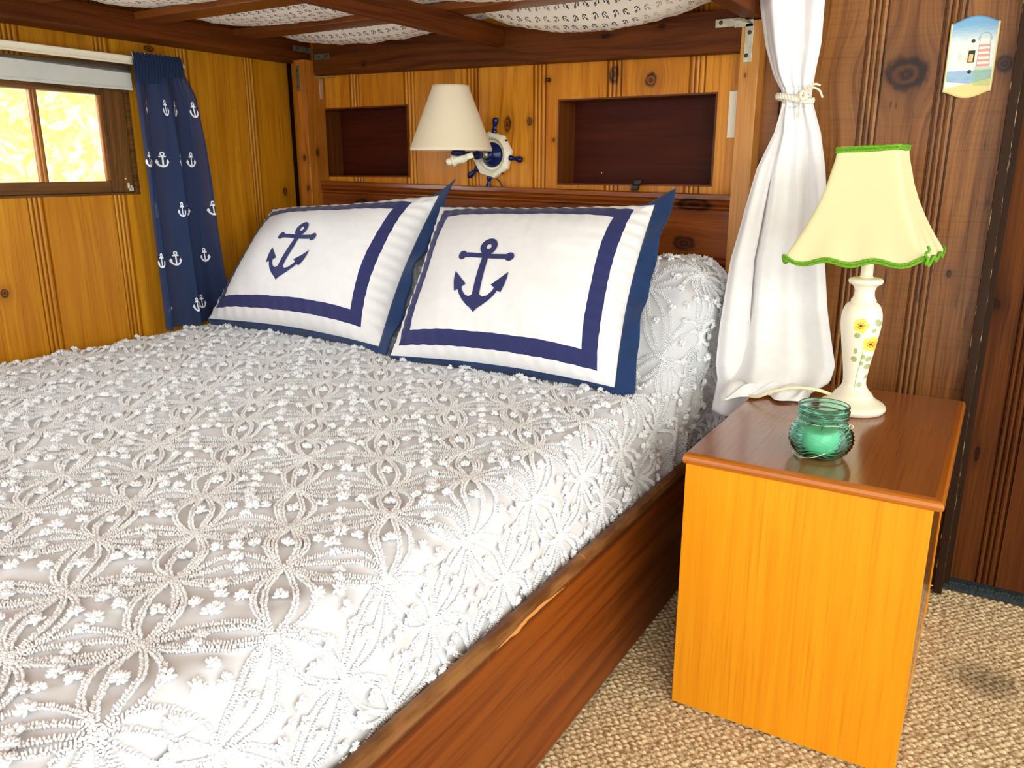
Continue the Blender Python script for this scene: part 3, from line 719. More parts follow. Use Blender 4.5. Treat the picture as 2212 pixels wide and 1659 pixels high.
# tassel fringe hanging by the wall behind the nightstand
bm = bmesh.new()
for k in range(26):
    y = -.17-.0012*k+random.uniform(-.004, .004); x0 = 1.774+.0016*k; z0 = .492-.0006*k
    L = random.uniform(.065, .095); pts = [(x0, y, z0)]
    for q in range(1, 9): pts.append((x0+.004*math.sin(q*1.3+k)+.008*q/8, y+.005*math.sin(q+k*2), z0-L*q/8))
    tube(bm, smooth_curve(pts, 3), lambda t: .0022+.0008*math.sin(t*40), 6)
obj('fringe', bm, M['tuft'], sp, smooth=True)

# ------------------------------------------------------------------ pillow shams
def make_pillow(name, label, base, TL, TR, BR, BL, bulge, wob_seed, anchor_uv, anchor_rot, anchor_h, stripe, flex):
    TL, TR, BR, BL = map(lambda a: np.array(a, float), (TL, TR, BR, BL))
    W_ = (np.linalg.norm(TR-TL)+np.linalg.norm(BR-BL))/2; H_ = (np.linalg.norm(TL-BL)+np.linalg.norm(TR-BR))/2
    nrm = np.cross((TR-TL)+(BR-BL), (TL-BL)+(TR-BR)); nrm = nrm/np.linalg.norm(nrm)
    if nrm[1] > 0: nrm = -nrm
    def S(u, v, off=0.0, side=1):
        u = np.asarray(u, float); v = np.asarray(v, float)
        uc = np.clip(u, 0, 1); vc = np.clip(v, 0, 1)
        b_ = flex; u2 = u+b_*(0.5-uc)*2*np.sin(PI*vc)**1.0*.8; v2 = v+b_*(0.5-vc)*2*np.sin(PI*uc)**1.0
        p = (1-u2)[..., None]*((1-v2)[..., None]*BL+v2[..., None]*TL)+u2[..., None]*((1-v2)[..., None]*BR+v2[..., None]*TR)
        f = (np.maximum(1-np.abs(2*uc-1)**2.6, 0)*np.maximum(1-np.abs(2*vc-1)**2.6, 0))**.62
        edge = np.minimum(np.minimum(uc, 1-uc)*W_, np.minimum(vc, 1-vc)*H_)
        wr = np.exp(-edge/.055)*.0030*(np.sin(vc*88+6*uc+wob_seed)*(np.minimum(uc, 1-uc)*W_ < np.minimum(vc, 1-vc)*H_)+np.sin(uc*95+wob_seed)*(np.minimum(uc, 1-uc)*W_ >= np.minimum(vc, 1-vc)*H_))*np.minimum(edge/.01, 1)
        big = .0022*np.sin(vc*46+3*np.sin(uc*7+wob_seed)+uc*8)*np.clip((uc-.55)*2.2,0,1)*(1-uc)*4*.5+.005*np.sin(uc*9+wob_seed+vc*5)*np.sin(vc*7+wob_seed)*f+.0018*np.sin(uc*31+vc*13+wob_seed)*f
        h = bulge*f*(1 if side > 0 else -.45)+(wr+big if side > 0 else 0)+off
        return p+nrm*h[..., None]
    t = thing(name, label, 'pillow', base, 'anchor pillows on the bed')
    nu, nv = 150, 110; U, V_ = np.meshgrid(np.linspace(0, 1, nu), np.linspace(0, 1, nv), indexing='ij')
    Pf = S(U, V_); Pb = S(U, V_, side=-1)
    VV = np.vstack([Pf.reshape(-1, 3), Pb.reshape(-1, 3)]); F = grid_faces(nu, nv)+[f[::-1] for f in grid_faces(nu, nv, base=nu*nv)]
    obj('cushion', np_mesh('c', VV, F), M['white_cloth'], t, smooth=True)
    # flange: flat navy border outside the white, with soft ruffles
    fw = .048; du, dv = fw/W_, fw/H_
    def ring_pt(s, r):   # s in 0..4 round the edge, r 0..1 outward
        k = int(s) % 4; f = s-int(s)
        c = [(f, 0, 0, -1), (1, f, 1, 0), (1-f, 1, 0, 1), (0, 1-f, -1, 0)][k]
        cu = (f-.5)*2
        eu = c[0]+c[2]*du*r; ev = c[1]+c[3]*dv*r
        if c[2] == 0: eu += (1 if k == 0 else -1)*cu*abs(cu)**6*du*r
        else: ev += (1 if k == 1 else -1)*cu*abs(cu)**6*dv*r
        return eu, ev
    ns, nr = 320, 7; A = np.zeros((ns, nr, 3))
    for i in range(ns):
        s = 4*i/ns
        for j in range(nr):
            r = j/(nr-1); eu, ev = ring_pt(s, r)
            p = S(np.array(eu), np.array(ev))
            kk = int(s) % 4; ff = s-int(s); cl = lambda a: max(0., min(1., a))
            back = {0: cl((1-ff)/.10), 1: 0.0, 2: cl(ff/.09), 3: 1.0}[kk]
            if back: eu2, ev2 = ring_pt(s, r*(1-.75*back)); p = S(np.array(eu2), np.array(ev2))
            w = r*(.010*math.sin(s*13+wob_seed)+.007*math.sin(s*29+wob_seed*2))*(1-.6*back)-.050*r*back
            A[i, j] = p+nrm*(w+.002)
            A[i, j][2] = max(A[i, j][2], .600)
            A[i, j][0] = max(A[i, j][0], .014)
    me = grid_mesh('f', A, closed_u=True); o = obj('flange', me, M['navy_flange'], t, smooth=True)
    md = o.modifiers.new('thick', 'SOLIDIFY'); md.thickness = .0025; md.offset = 0
    # mitred navy stripe
    u0, u1, v0, v1 = stripe; wu, wv = .039/W_, .039/H_
    VV = []; F = []
    for (a, b, c, d) in (((u0, v0), (u1, v0), (u1-wu, v0+wv), (u0+wu, v0+wv)), ((u1, v0), (u1, v1), (u1-wu, v1-wv), (u1-wu, v0+wv)),
                         ((u1, v1), (u0, v1), (u0+wu, v1-wv), (u1-wu, v1-wv)), ((u0, v1), (u0, v0), (u0+wu, v0+wv), (u0+wu, v1-wv))):
        n1, n2 = 110, 7; base_i = len(VV)
        for i in range(n1):
            for j in range(n2):
                f, g = i/(n1-1), j/(n2-1)
                pu = (a[0]*(1-f)+b[0]*f)*(1-g)+(d[0]*(1-f)+c[0]*f)*g; pv = (a[1]*(1-f)+b[1]*f)*(1-g)+(d[1]*(1-f)+c[1]*f)*g
                VV.append(S(np.array(pu), np.array(pv), .0012 if 0 < j < n2-1 else .0004))
        F += grid_faces(n1, n2, base=base_i)
    obj('border_stripe', np_mesh('s', np.array(VV), F), M['anchor_app'], t, smooth=True, label='navy ribbon stripe sewn round the white front')
    # anchor applique
    polys = []
    half = [(0.046, .27), (.040, .20), (0.046, 0), (.052, -.29), (.10, -.315), (.16, -.295), (.215, -.235), (.235, -.19), (.18, -.155), (.385, .02), (.385, -.06), (.37, -.14), (.335, -.245), (.285, -.225), (.25, -.285), (.19, -.355), (.11, -.42), (.05, -.455), (0, -.50)]
    polys.append(half+[(-a, b) for a, b in half[::-1][1:]])
    polys.append([(-.33, .200), (.33, .200), (.33, .268), (-.33, .268)])
    for sx in (-1, 1): polys.append([(sx*.335+.062*math.cos(k*PI/8), .234+.062*math.sin(k*PI/8)) for k in range(16)])
    bm = bmesh.new()
    for P2 in polys:
        tris = tessellate_polygon([[Vector((a, b, 0)) for a, b in P2]]); vs = [bm.verts.new((a, b, 0)) for a, b in P2]
        for tr in tris:
            try: bm.faces.new([vs[k] for k in tr])
            except ValueError: pass
    N_ = 28; rr = [[bm.verts.new((r*math.cos(2*PI*k/N_), .375+r*1.1*math.sin(2*PI*k/N_), 0)) for k in range(N_)] for r in (.034, .115)]
    for k in range(N_): bm.faces.new((rr[0][k], rr[1][k], rr[1][(k+1) % N_], rr[0][(k+1) % N_]))
    bmesh.ops.subdivide_edges(bm, edges=[e for e in bm.edges if e.calc_length() > .05], cuts=3, use_grid_fill=True)
    bmesh.ops.triangulate(bm, faces=bm.faces)
    bmesh.ops.subdivide_edges(bm, edges=[e for e in bm.edges if e.calc_length() > .05], cuts=2, use_grid_fill=True)
    bmesh.ops.triangulate(bm, faces=bm.faces)
    co = np.array([v.co[:] for v in bm.verts]); c_, s_ = math.cos(anchor_rot), math.sin(anchor_rot)
    x = co[:, 0]*c_-co[:, 1]*s_; y = co[:, 0]*s_+co[:, 1]*c_
    Pn = S(anchor_uv[0]+x*anchor_h/W_, anchor_uv[1]+y*anchor_h/H_, .0022)
    for v, p in zip(bm.verts, Pn): v.co = p
    o = obj('anchor_applique', bm, M['anchor_app'], t, smooth=True)
    return t
make_pillow('pillow', 'white pillow with navy anchor and border, left one beneath the wall lamp', (0.5, -.5, .62),
    (.140, -.265, .990), (.868, -.235, 1.050), (.868, -.555, .618), (.085, -.545, .625), .112, 1.0, (.45, .485), -.05, .235, (.05, .915, .07, .93), .035)
make_pillow('pillow', 'white pillow with navy anchor and border, right one nearest the nightstand', (1.3, -.55, .62),
    (.918, -.300, 1.018), (1.617, -.290, 1.040), (1.655, -.600, .614), (.962, -.620, .614), .108, 3.0, (.415, .445), 0.0, .235, (.045, .935, .05, .95), .03)

# ------------------------------------------------------------------ nightstand
ns = thing('nightstand', 'honey orange wooden nightstand with a darker brown top beside the bed', 'nightstand', (2.157, -.51, 0))
X0, X1, Y0, Y1, ZT_ = 1.933, 2.380, -0.868, -0.165, 0.561
obj('side_panel', boxm(X0, X1, Y0, Y0+.018, 0.004, ZT_, .001), M['ns_side'], ns)
obj('side_panel', boxm(X0, X1, Y1-.018, Y1, 0.004, ZT_, .001), M['ns_side'], ns)
obj('back_panel', boxm(X0, X0+.010, Y0+.018, Y1-.018, 0.02, ZT_, 0), M['ns_top'], ns)
obj('bottom_board', boxm(X0+.010, X1-.004, Y0+.018, Y1-.018, 0.05, 0.068, 0), M['ns_top'], ns)
for z0, z1 in ((.075, .225), (.232, .382), (.389, .552)):
    d = obj('drawer', boxm(X1-.024, X1-.003, Y0+.022, Y1-.022, z0, z1, .002), M['ns_top'], ns)
obj('plinth', boxm(X1-.03, X1-.002, Y0+.020, Y1-.02, 0.004, 0.045, .004), M['ns_side'], ns)
# top with a rounded, stepped edge
bm = bmesh.new(); e = [(0.000, .561), (.006, .5615), (.010, .565), (.012, .571), (.010, .577), (.006, .5805), (0.0, .582), (-.004, .5825)]
cx0, cx1, cy0, cy1 = X0-.0, X1+.004, Y0-.0, Y1+.002
loops = []
for o_, z in e:
    loops.append([bm.verts.new(p) for p in ((cx0-o_*.3, cy0-o_, z), (cx1+o_, cy0-o_, z), (cx1+o_, cy1+o_*.3, z), (cx0-o_*.3, cy1+o_*.3, z))])
for a, b in zip(loops[:-1], loops[1:]):
    for k in range(4): f = bm.faces.new((a[k], a[(k+1) % 4], b[(k+1) % 4], b[k])); f.material_index = 1
bm.faces.new(loops[0][::-1]); bm.faces.new(loops[-1])
obj('table_top', bm, [M['ns_top'], M['ns_edge']], ns)

# ------------------------------------------------------------------ table lamp
LB = Vector((2.166, -.383, .5828)); lean = Matrix.Translation(LB)
tl_ = thing('table_lamp', 'white ceramic table lamp with yellow painted flowers and pale lime-trimmed shade', 'lamp', tuple(LB))
m, T, B = mat_new('painted_ceramic'); X, Y, Z = coords(T)
col = mix(T, nz(T, vec(T, X*20.0, Y*20.0, Z*20.0)), lin((252, 246, 228)), lin((246, 238, 216)))
# painted decoration sits on the side facing the room: coordinates on the front of the vase
hx, hz = X, Z
def disc(T, cx, cz, rx, rz, a=0.0):
    dx = hx-cx; dz = hz-cz; c, s = math.cos(a), math.sin(a)
    p = dx*c+dz*s; q = dz*c-dx*s
    return ((p/rx)*(p/rx)+(q/rz)*(q/rz))
front = Y < -.386
PX = lambda cx, cy: (2.166+(cx-(1178-.095*(cy-400)))*.000361, .792-(cy-742)*.000355)
leaves = [(*PX(cx, cy), rx, rz, a) for cx, cy, rx, rz, a in ((1140, 808, .0068, .0066, .3), (1253, 725, .0050, .0085, .4), (1233, 775, .0040, .0050, -.4), (1128, 912, .0042, .0070, 0), (1117, 968, .0064, .0070, .6),
          (1170, 950, .0050, .0062, -.3), (1197, 965, .0052, .0066, -.5), (1158, 995, .0044, .0056, 0), (1188, 1018, .0062, .0062, -.6), (1183, 1088, .0036, .0056, -.4), (1145, 1140, .0054, .0062, .1))]
lm = None
for l in leaves:
    d = disc(T, *l) < 1.0; lm = d if lm is None else lm.max(d)
col = mix(T, lm*.85*front, col, mix(T, nz(T, vec(T, X*200.0, Y*100.0, Z*200.0)), lin((120, 140, 60)), lin((190, 205, 130))))
st = ((hx-2.176-(hz-.69)*.05+((hz-.62)*40.0).sin()*.003).abs() < .0007)*((hz-.690).abs() < .046)
col = mix(T, st*front*.8, col, lin((120, 140, 70)))
for (fx, fz) in (PX(1162, 742), PX(1213, 865)):
    dx = hx-fx; dz = hz-fz; rr = (dx*dx*1.15+dz*dz).sqrt()
    at = T.nodes.new('ShaderNodeMath'); at.operation = 'ARCTAN2'; T.links.new(dz.s, at.inputs[0]); T.links.new(dx.s, at.inputs[1])
    pet = rr-(E(T, at.outputs[0])*5.0).cos()*.0016
    col = mix(T, (pet < .0165)*front, col, mix(T, rr.ramp(.002, .016), lin((250, 196, 60)), lin((255, 232, 90))))
    col = mix(T, (((rr-.0065).abs() < .001)*((E(T, at.outputs[0])*7.0).cos() > .4))*front, col, lin((150, 40, 20)))
    col = mix(T, (rr < .0033)*front, col, lin((130, 16, 40)))
T.links.new(col, B.inputs['Base Color']); B.inputs['Roughness'].default_value = .32
prof = smf([(.0, .0), (.066, .0)], 1)+smf([(.0700, .001), (.0745, .009), (.0700, .018), (.057, .026), (.046, .034), (.0415, .042), (.0340, .050), (.0275, .060), (.0255, .070), (.0262, .085), (.0300, .115), (.0352, .145), (.0405, .180), (.0440, .208), (.0428, .232), (.036, .250), (.0262, .258)], 5)+smf([(.0262, .2585), (.0275, .261), (.0245, .265), (.0222, .272), (.0215, .284), (.0262, .294), (.0340, .299), (.0368, .304), (.0355, .309), (.028, .312), (.013, .313)], 4)
bm = bmesh.new(); lathe(bm, prof, 64, lean); obj('vase_base', bm, m, tl_, smooth=True)
bm = bmesh.new(); lathe(bm, [(.0145, .311), (.0145, .316), (.0132, .317), (.0132, .365), (.0120, .366), (0, .366)], 32, lean); obj('neck', bm, M['ivory'], tl_, smooth=False)
bm = bmesh.new(); lathe(bm, [(.004, .366), (.004, .55)], 12, lean); tube(bm, [lean @ Vector((-.050, 0, .580)), lean @ Vector((0, 0, .56)), lean @ Vector((.040, 0, .584))], .0015, 6)
obj('harp', bm, M['wire'], tl_, smooth=True)
# shade: square bell with cut corners, scalloped rim
def shade_pt(th, v, ins=0.0):
    """v 0 top, 1 bottom; squared bell with concave sides and a gently waved rim"""
    hw = np.interp(v, [0, .1, .22, .34, .5, .66, .8, .92, 1.0], [.0765, .0800, .0885, .0965, .1120, .1315, .1510, .1690, .1800])-ins
    n = 16.0; c, s = math.cos(th), math.sin(th); am = max(abs(c), abs(s))
    r = hw/((abs(c)**n+abs(s)**n)**(1/n)); ft = min(abs(c), abs(s))/am
    sc = (.0052*math.cos(3*PI*ft)-.006*max(0, ft-.8)/.2)*v**5
    bow = 1-.035*(1-ft**2)*math.sin(PI*v)
    rot = math.radians(-3.5)
    x_ = r*.81*bow*math.cos(th+rot)
    return lean @ Vector((x_-.009-.007*(1-v), r*.81*bow*math.sin(th+rot), .598-.244*v-sc+x_*.045))
nth, nvv = 320, 34; P = np.zeros((nth, nvv, 3))
for i in range(nth):
    for j in range(nvv): P[i, j] = shade_pt(2*PI*i/nth, j/(nvv-1))
m, T, B = mat_new('pale_shade'); x_, y_, z_ = coords(T); cy = mix(T, nz(T, vec(T, x_*300.0, y_*300.0, z_*300.0), 1.0, 1), lin((254, 252, 204)), lin((250, 247, 196)))
T.links.new(cy, B.inputs['Base Color']); B.inputs['Roughness'].default_value = .9; tn = T.nodes.new('ShaderNodeBsdfTranslucent'); T.links.new(cy, tn.inputs[0]); ms = T.nodes.new('ShaderNodeMixShader'); ms.inputs[0].default_value = .22
T.links.new(B.outputs[0], ms.inputs[1]); T.links.new(tn.outputs[0], ms.inputs[2]); T.links.new(ms.outputs[0], T.nodes['Material Output'].inputs[0])
o = obj('lamp_shade', grid_mesh('s', P, closed_u=True), m, tl_, smooth=True, label='pale yellow bell shade')
def braid(name, v, r, seg=3):
    Vs = []; 
    n = 400; C1 = []; Tn = []
    for i in range(n):
        th = 2*PI*i/n; C1.append(shade_pt(th, v, -.001)); Tn.append(shade_pt(th+.01, v, -.001)-shade_pt(th-.01, v, -.001))
    C1 = np.array(C1); Tn = unit(np.array(Tn)); c0 = C1.mean(0); N = unit((C1-c0)*[1, 1, 0]); up = np.cross(N, Tn); VV = []; FF = []; off = 0
    for sd in (-1, 1):
        d = unit(Tn+up*sd*.75); q = np.cross(N, d)
        V, F = beads(C1+up*sd*r*.33+N*.001, d, q, N, np.full(n, r*.56), np.full(n, r*.30), np.full(n, .0028), ICO1)
        VV.append(V); FF.append(F+off); off += len(V)
    bm = bmesh.new()
    o = obj(name, np_mesh('b', np.vstack(VV), np.vstack(FF)), M['green'], tl_, smooth=True, label='lime green braid'); return o
braid('braid_trim', .026, .0100); braid('braid_trim', .980, .0092)
bm = bmesh.new()   # loose end of braid on the right corner
c0 = shade_pt(math.radians(-45), 1.0)+Vector((.003, -.002, .004))
tube(bm, smooth_curve([c0+Vector((0, 0, -.012)), c0+Vector((.004, 0, 0)), c0+Vector((-.001, 0, .010)), c0+Vector((.005, 0, .017)), c0+Vector((.001, 0, .026))], 4), .0055, 8, flat=.5)
obj('braid_end', bm, M['green'], tl_, smooth=True)
# cord: two-strand flat cord from the base to behind the curtain
pts = smooth_curve([(2.150, -.392, .590), (2.128, -.388, .608), (2.09, -.40, .622), (2.04, -.415, .624), (1.995, -.43, .612), (1.96, -.435, .595), (1.93, -.41, .589), (1.915, -.36, .590)], 8)
bm = bmesh.new(); tube(bm, pts, .0022, 8); tube(bm, [p+Vector((0, .002, .0032)) for p in pts], .0022, 8)
obj('power_cord', bm, M['cord'], tl_, smooth=True)

# ------------------------------------------------------------------ green glass jar with wire bail, candle inside
JB = Vector((2.163, -.742, .5826))
jar = thing('glass_jar', 'teal green rippled glass jar with wire handle on the nightstand', 'jar', tuple(JB))
m, T, B = mat_new('teal_glass'); B.inputs['Transmission Weight'].default_value = 1.0; B.inputs['Roughness'].default_value = .02; B.inputs['IOR'].default_value = 1.35
x_, y_, z_ = coords(T); T.links.new(mix(T, nz(T, vec(T, x_*8.0, y_*8.0, z_*8.0)), (.46, .92, .84, 1), (.52, .95, .88, 1)), B.inputs['Base Color'])
prof_o = smf([(.0, .001), (.026, .0), (.042, .003), (.053, .014), (.0600, .030), (.0590, .048), (.0520, .064), (.0462, .071), (.0455, .076), (.0490, .080), (.0492, .083), (.0470, .086), (.0490, .090), (.0492, .094), (.0470, .097), (.0485, .1015), (.0480, .104), (.0465, .105)], 6)
prof_i = [(max(r-.0028, 0), z+(.004 if z < .006 else 0)) for r, z in prof_o[::-1]]
NT = 144; PR = prof_o+prof_i; P = np.zeros((NT, len(PR), 3))
for i in range(NT):
    th = 2*PI*i/NT
    for j, (r, z) in enumerate(PR):
        if j < len(prof_o) and .008 < z < .067:
            g = math.sin(PI*(z-.008)/.059)**.5; r += .0020*g*math.sin((z+.0055*math.sin(th*5))*2*PI/.0078)
        P[i, j] = JB+Vector((r*math.cos(th), r*math.sin(th), z))
obj('jar_body', grid_mesh('j', P, closed_u=True), m, jar, smooth=True)
bm = bmesh.new(); N_ = 40
bail = [JB+Vector((.0615*math.cos(a)*1.0, -.020-.045*math.sin(a*1.0)*1.0 if True else 0, .050-.048*math.sin(a))) for a in [PI*k/N_ for k in range(N_+1)]]
bail = []
for k in range(N_+1):
    a = PI*k/N_; f = math.cos(a)
    # hinged at both sides of the neck, fallen forward over the front of the bowl
    bail.append(JB+Vector((.052*f+(.012*math.sin(a)*-1), -.062*math.sin(a)**.8, .060-.050*math.sin(a)**1.0+.008*f)))
tube(bm, bail, .0010, 6)
for sx in (-1, 1):
    lp = [JB+Vector((sx*.053+.004*math.cos(a), -.003+.002*math.sin(a), .062+.004*math.sin(a)+sx*.006)) for a in [2*PI*k/14 for k in range(15)]]; tube(bm, lp, .0011, 6)
tube(bm, [JB+Vector((.0475*math.cos(a), .0475*math.sin(a), .074)) for a in [2*PI*k/60 for k in range(61)]], .0008, 6)
obj('wire_handle', bm, M['wire'], jar, smooth=True)
cd = thing('candle', 'pale mint candle inside the teal glass jar', 'candle', (JB.x, JB.y, JB.z+.005))
bm = bmesh.new(); lathe(bm, [(0, .0045), (.028, .0045), (.031, .008), (.034, .020), (.035, .040), (.0345, .050), (.033, .053), (.020, .0520), (0, .0515)], 48, Matrix.Translation(JB)); obj('wax', bm, M['wax'], cd, smooth=True)
bm = bmesh.new(); tube(bm, [JB+Vector((0, 0, .051)), JB+Vector((.001, 0, .062))], .001, 6); obj('wick', bm, M['black'], cd)

# ------------------------------------------------------------------ white curtain with its tie
rows = [(2.10, 1.775, 1.985), (1.80, 1.79, 1.98), (1.54, 1.806, 1.970), (1.43, 1.832, 1.971), (1.363, 1.858, 1.962), (1.325, 1.882, 1.958), (1.305, 1.887, 1.957), (1.285, 1.885, 1.965), (1.22, 1.878, 1.990), (1.135, 1.850, 2.010), (1.05, 1.838, 2.024), (.9, 1.815, 2.038), (.786, 1.812, 2.060), (.729, 1.815, 2.080), (.66, 1.822, 2.106), (.62, 1.828, 2.104), (.592, 1.835, 2.070)]
rz = np.array([r[0] for r in rows])[::-1]; rl = np.array([r[1] for r in rows])[::-1]; rr_ = np.array([r[2] for r in rows])[::-1]
def curt(u, z, layer=0):
    xl = np.interp(z, rz, rl); xr = np.interp(z, rz, rr_); pinch = math.exp(-((z-1.305)/.05)**2)
    depth = np.interp(z, [.585, .60, .645, .786, 1.0, 2.1], [-.34, -.345, -.30, -.21, -.165, -.15])
    fl = .020*(1-.6*pinch)*np.interp(z, [.6, .9, 1.3, 1.6], [1.3, 1.2, .7, 1.0])
    w1 = math.sin(u*11+.8*math.sin(u*5)+.5*z); w2 = math.sin(u*23+2+z*1.3)
    y = depth+fl*w1+fl*.35*w2+.0045*math.sin(u*47+z*3)*math.exp(-((z-1.30)/.16)**2)
    if z > 1.33 or z < 1.28: y -= .012*math.sin(PI*u)
    x = xl+(xr-xl)*(u+.012*math.sin(u*22+1))
    # roundness at the edges, so the gathered cloth turns back
    e_ = abs(2*u-1)**6; y += .03*e_
    if z < .70:
        k = (0.70-z)/.11; y -= .030*k*math.sin(PI*u)**.6*(1+.4*math.sin(u*17)); 
    return (x, y, z)
wc = thing('white_curtain', 'white cotton curtain gathered by a rope tie, hanging onto the nightstand', 'curtain', (1.93, -.16, .585))
nu, nv = 150, 150; P = np.zeros((nu, nv, 3)); zs_ = np.concatenate([np.linspace(2.10, 1.36, 40), np.linspace(1.355, 1.25, 30), np.linspace(1.245, .592, 80)])
for i in range(nu):
    u = i/(nu-1)
    for j in range(nv):
        x, y, z = curt(u, zs_[j])
        if z < .66:
            t_ = (.66-z)/.068; z = z+.010*math.sin(u*13+1)*t_+.004*math.sin(u*31)*t_; z = max(z, .586)
        P[i, j] = (x, y, z)
o = obj('curtain_cloth', grid_mesh('c', P), M['white_cloth'], wc, smooth=True)
md = o.modifiers.new('t', 'SOLIDIFY'); md.thickness = .0015
# cloth spilling onto the table top
P = np.zeros((90, 30, 3))
for i in range(90):
    u = i/89
    for j in range(30):
        v = j/29; x0, y0, z0 = curt(.26+.72*u, .60)
        fr = .055+.020*math.sin(u*9+1)+.012*math.sin(u*21)-.05*max(0, u-.75)*4*.6
        x = x0+(.02*(u-.5))*v-.02*v; y = y0+.01-fr*v; z = .615-.026*v**.7+.009*math.sin(u*27+v*3)*math.sin(PI*v)+.010*math.sin(PI*v)
        P[i, j] = (x, y, max(z, .5855))
obj('hem_folds', grid_mesh('c', P), M['white_cloth'], wc, smooth=True)
# front-left flap that hangs past the nightstand edge, with its stitched hem
P = np.zeros((40, 90, 3))
for i in range(40):
    u = i/39
    for j in range(90):
        v = j/89; z = 1.292-v*(1.292-(.500+.018*(1-u)))
        xl = np.interp(z, rz, rl) if z > .60 else np.interp(z, [.48, .60], [1.822, 1.833]); w = .022+.070*min(1, v*1.05)
        x = xl+.010*(1-min(1, v*3))-.004*min(1, v*3)+u*w; d = np.interp(z, [.48, .645, .786, 1.0, 1.22, 1.30], [-.345, -.325, -.255, -.200, -.176, -.166])
        y = d-.012*min(1, v*4)+.010*math.sin(u*7+2)*min(1, v*3)+.012*u*v+.010*u
        P[i, j] = (x, y, z)
o = obj('front_fold', grid_mesh('c', P), M['white_cloth'], wc, smooth=True)
md = o.modifiers.new('t', 'SOLIDIFY'); md.thickness = .002
Pi = P[1:39, 79:].copy(); Pi[..., 1] -= .0022
o = obj('hem_band', grid_mesh('c', Pi), M['white_cloth'], wc, smooth=True); md = o.modifiers.new('t', 'SOLIDIFY'); md.thickness = .0015
tb = thing('curtain_tie', 'cream cotton rope knotted round the middle of the white curtain', 'rope tie', (1.92, -.17, 1.30))
bm = bmesh.new(); ring = []
for k in range(121):
    a = 2*PI*k/120; ring.append(Vector((1.921+.044*math.cos(a), -.150+.034*math.sin(a), 1.303-.006*math.cos(a)+.002*math.sin(a*2))))
for ph in (0, PI):
    tube(bm, [p+Vector((0, .0034*math.cos(k*.9+ph), .0042*math.sin(k*.9+ph))) for k, p in enumerate(ring)], .0042, 8)
obj('rope_loop', bm, M['rope'], tb, smooth=True)
bm = bmesh.new(); kx = Vector((1.948, -.178, 1.308))
for k in range(5):
    a = k*1.25; tube(bm, smooth_curve([kx+Vector((.012*math.cos(a), -.003, .012*math.sin(a))), kx+Vector((.006*math.cos(a+2), -.010, .010*math.sin(a+2))), kx+Vector((.012*math.cos(a+3.6), -.004, .010*math.sin(a+3.6)))], 5), .0042, 8)
obj('knot', bm, M['rope'], tb, smooth=True)
bm = bmesh.new()
for pts in ([kx, kx+Vector((.010, -.010, .018)), kx+Vector((.028, -.012, .024)), kx+Vector((.040, -.012, .020))],
            [kx, kx+Vector((.018, -.014, .016)), kx+Vector((.038, -.014, .010)), kx+Vector((.048, -.014, -.008))],
            [kx, kx+Vector((-.004, -.010, -.020)), kx+Vector((-.004, -.010, -.040)), kx+Vector((-.006, -.010, -.052))]):
    tube(bm, smooth_curve(pts, 6), lambda t: .0038*(1-.25*t), 8, flat=.8)
obj('rope_end', bm, M['rope'], tb, smooth=True)

# ------------------------------------------------------------------ ship's wheel wall lamp
WC = Vector((.926, -.030, 1.176)); wl = thing('wall_lamp', "wall lamp on a small white and navy ship's wheel with a cream cone shade", 'lamp', (.926, 0, 1.176))
MX = Matrix.Translation((.926, -.004, 1.176)) @ Matrix.Rotation(PI/2, 4, 'X')    # local z -> -y
bm = bmesh.new(); rings = []
for r, z in ((.050, .0), (.0760, .0), (.0765, .010), (.0740, .017), (.0610, .020), (.0560, .023), (.0520, .020), (.0500, .012), (.047, .008), (0.03, .008)):
    n = 96; rg = []
    for k in range(n):
        a = 2*PI*k/n; q = (a-.14) % (PI/4)-PI/8; oc = math.cos(PI/8)/math.cos(q) if r > .06 else 1.0
        rg.append(bm.verts.new(MX @ Vector((r*oc*math.cos(a), r*oc*math.sin(a), z))))
    rings.append(rg)
for a, b in zip(rings[:-1], rings[1:]):
    for k in range(n): bm.faces.new((a[k], a[(k+1) % n], b[(k+1) % n], b[k]))
obj('wheel_rim', bm, M['ivory'], wl, smooth=False, label='white octagonal wheel rim')
bm = bmesh.new(); lathe(bm, smf([(.040, .006), (.040, .014), (.032, .024), (.022, .034), (.016, .046), (.0, .048)], 5), 40, MX); obj('hub', bm, M['navy_gloss'], wl, smooth=True, label='navy blue domed hub')
for deg in (82, -8, -98, -143, 127, 172):
    a = math.radians(deg); d = Vector((math.cos(a), 0, math.sin(a))); bm = bmesh.new()
    lathe(bm, smf([(0, -.006), (.0080, -.004), (.0090, .002), (.0066, .010), (.0064, .016), (.0094, .028), (.0102, .036), (.0082, .043), (0, .046)], 4), 16, align(WC+d*.074+Vector((0, .014, 0)), d))
    obj('wheel_handle', bm, M['navy_gloss'], wl, smooth=True)
for deg in (37, -53):
    a = math.radians(deg); p = WC+Vector((math.cos(a)*.074, .008, math.sin(a)*.074)); bm = bmesh.new(); lathe(bm, [(0, .003), (.003, .003), (.0035, 0)], 12, align(p, (math.cos(a), -.5, math.sin(a)))); obj('peg_hole', bm, M['screw'], wl)
J = Vector((.924, -.135, 1.172))
bm = bmesh.new(); lathe(bm, [(.009, 0), (.012, .004), (.012, .012), (.008, .016), (.008, .030)], 20, align(Vector((.926, -.050, 1.176)), (-.05, -1, -.03)), ); obj('collar', bm, M['steel'], wl, smooth=False)
bm = bmesh.new(); lathe(bm, smf([(.010, 0), (.013, .010), (.014, .025), (.010, .036), (.009, .044)], 4), 20, align(Vector((.925, -.080, 1.175)), (-.02, -1, -.05))); obj('arm', bm, M['navy_gloss'], wl, smooth=True)
bm = bmesh.new(); tmp = box(bm, -.010, .010, -.010, .010, -.008, .014, .002)
Rm = align(J, (-.75, -.35, -.25))
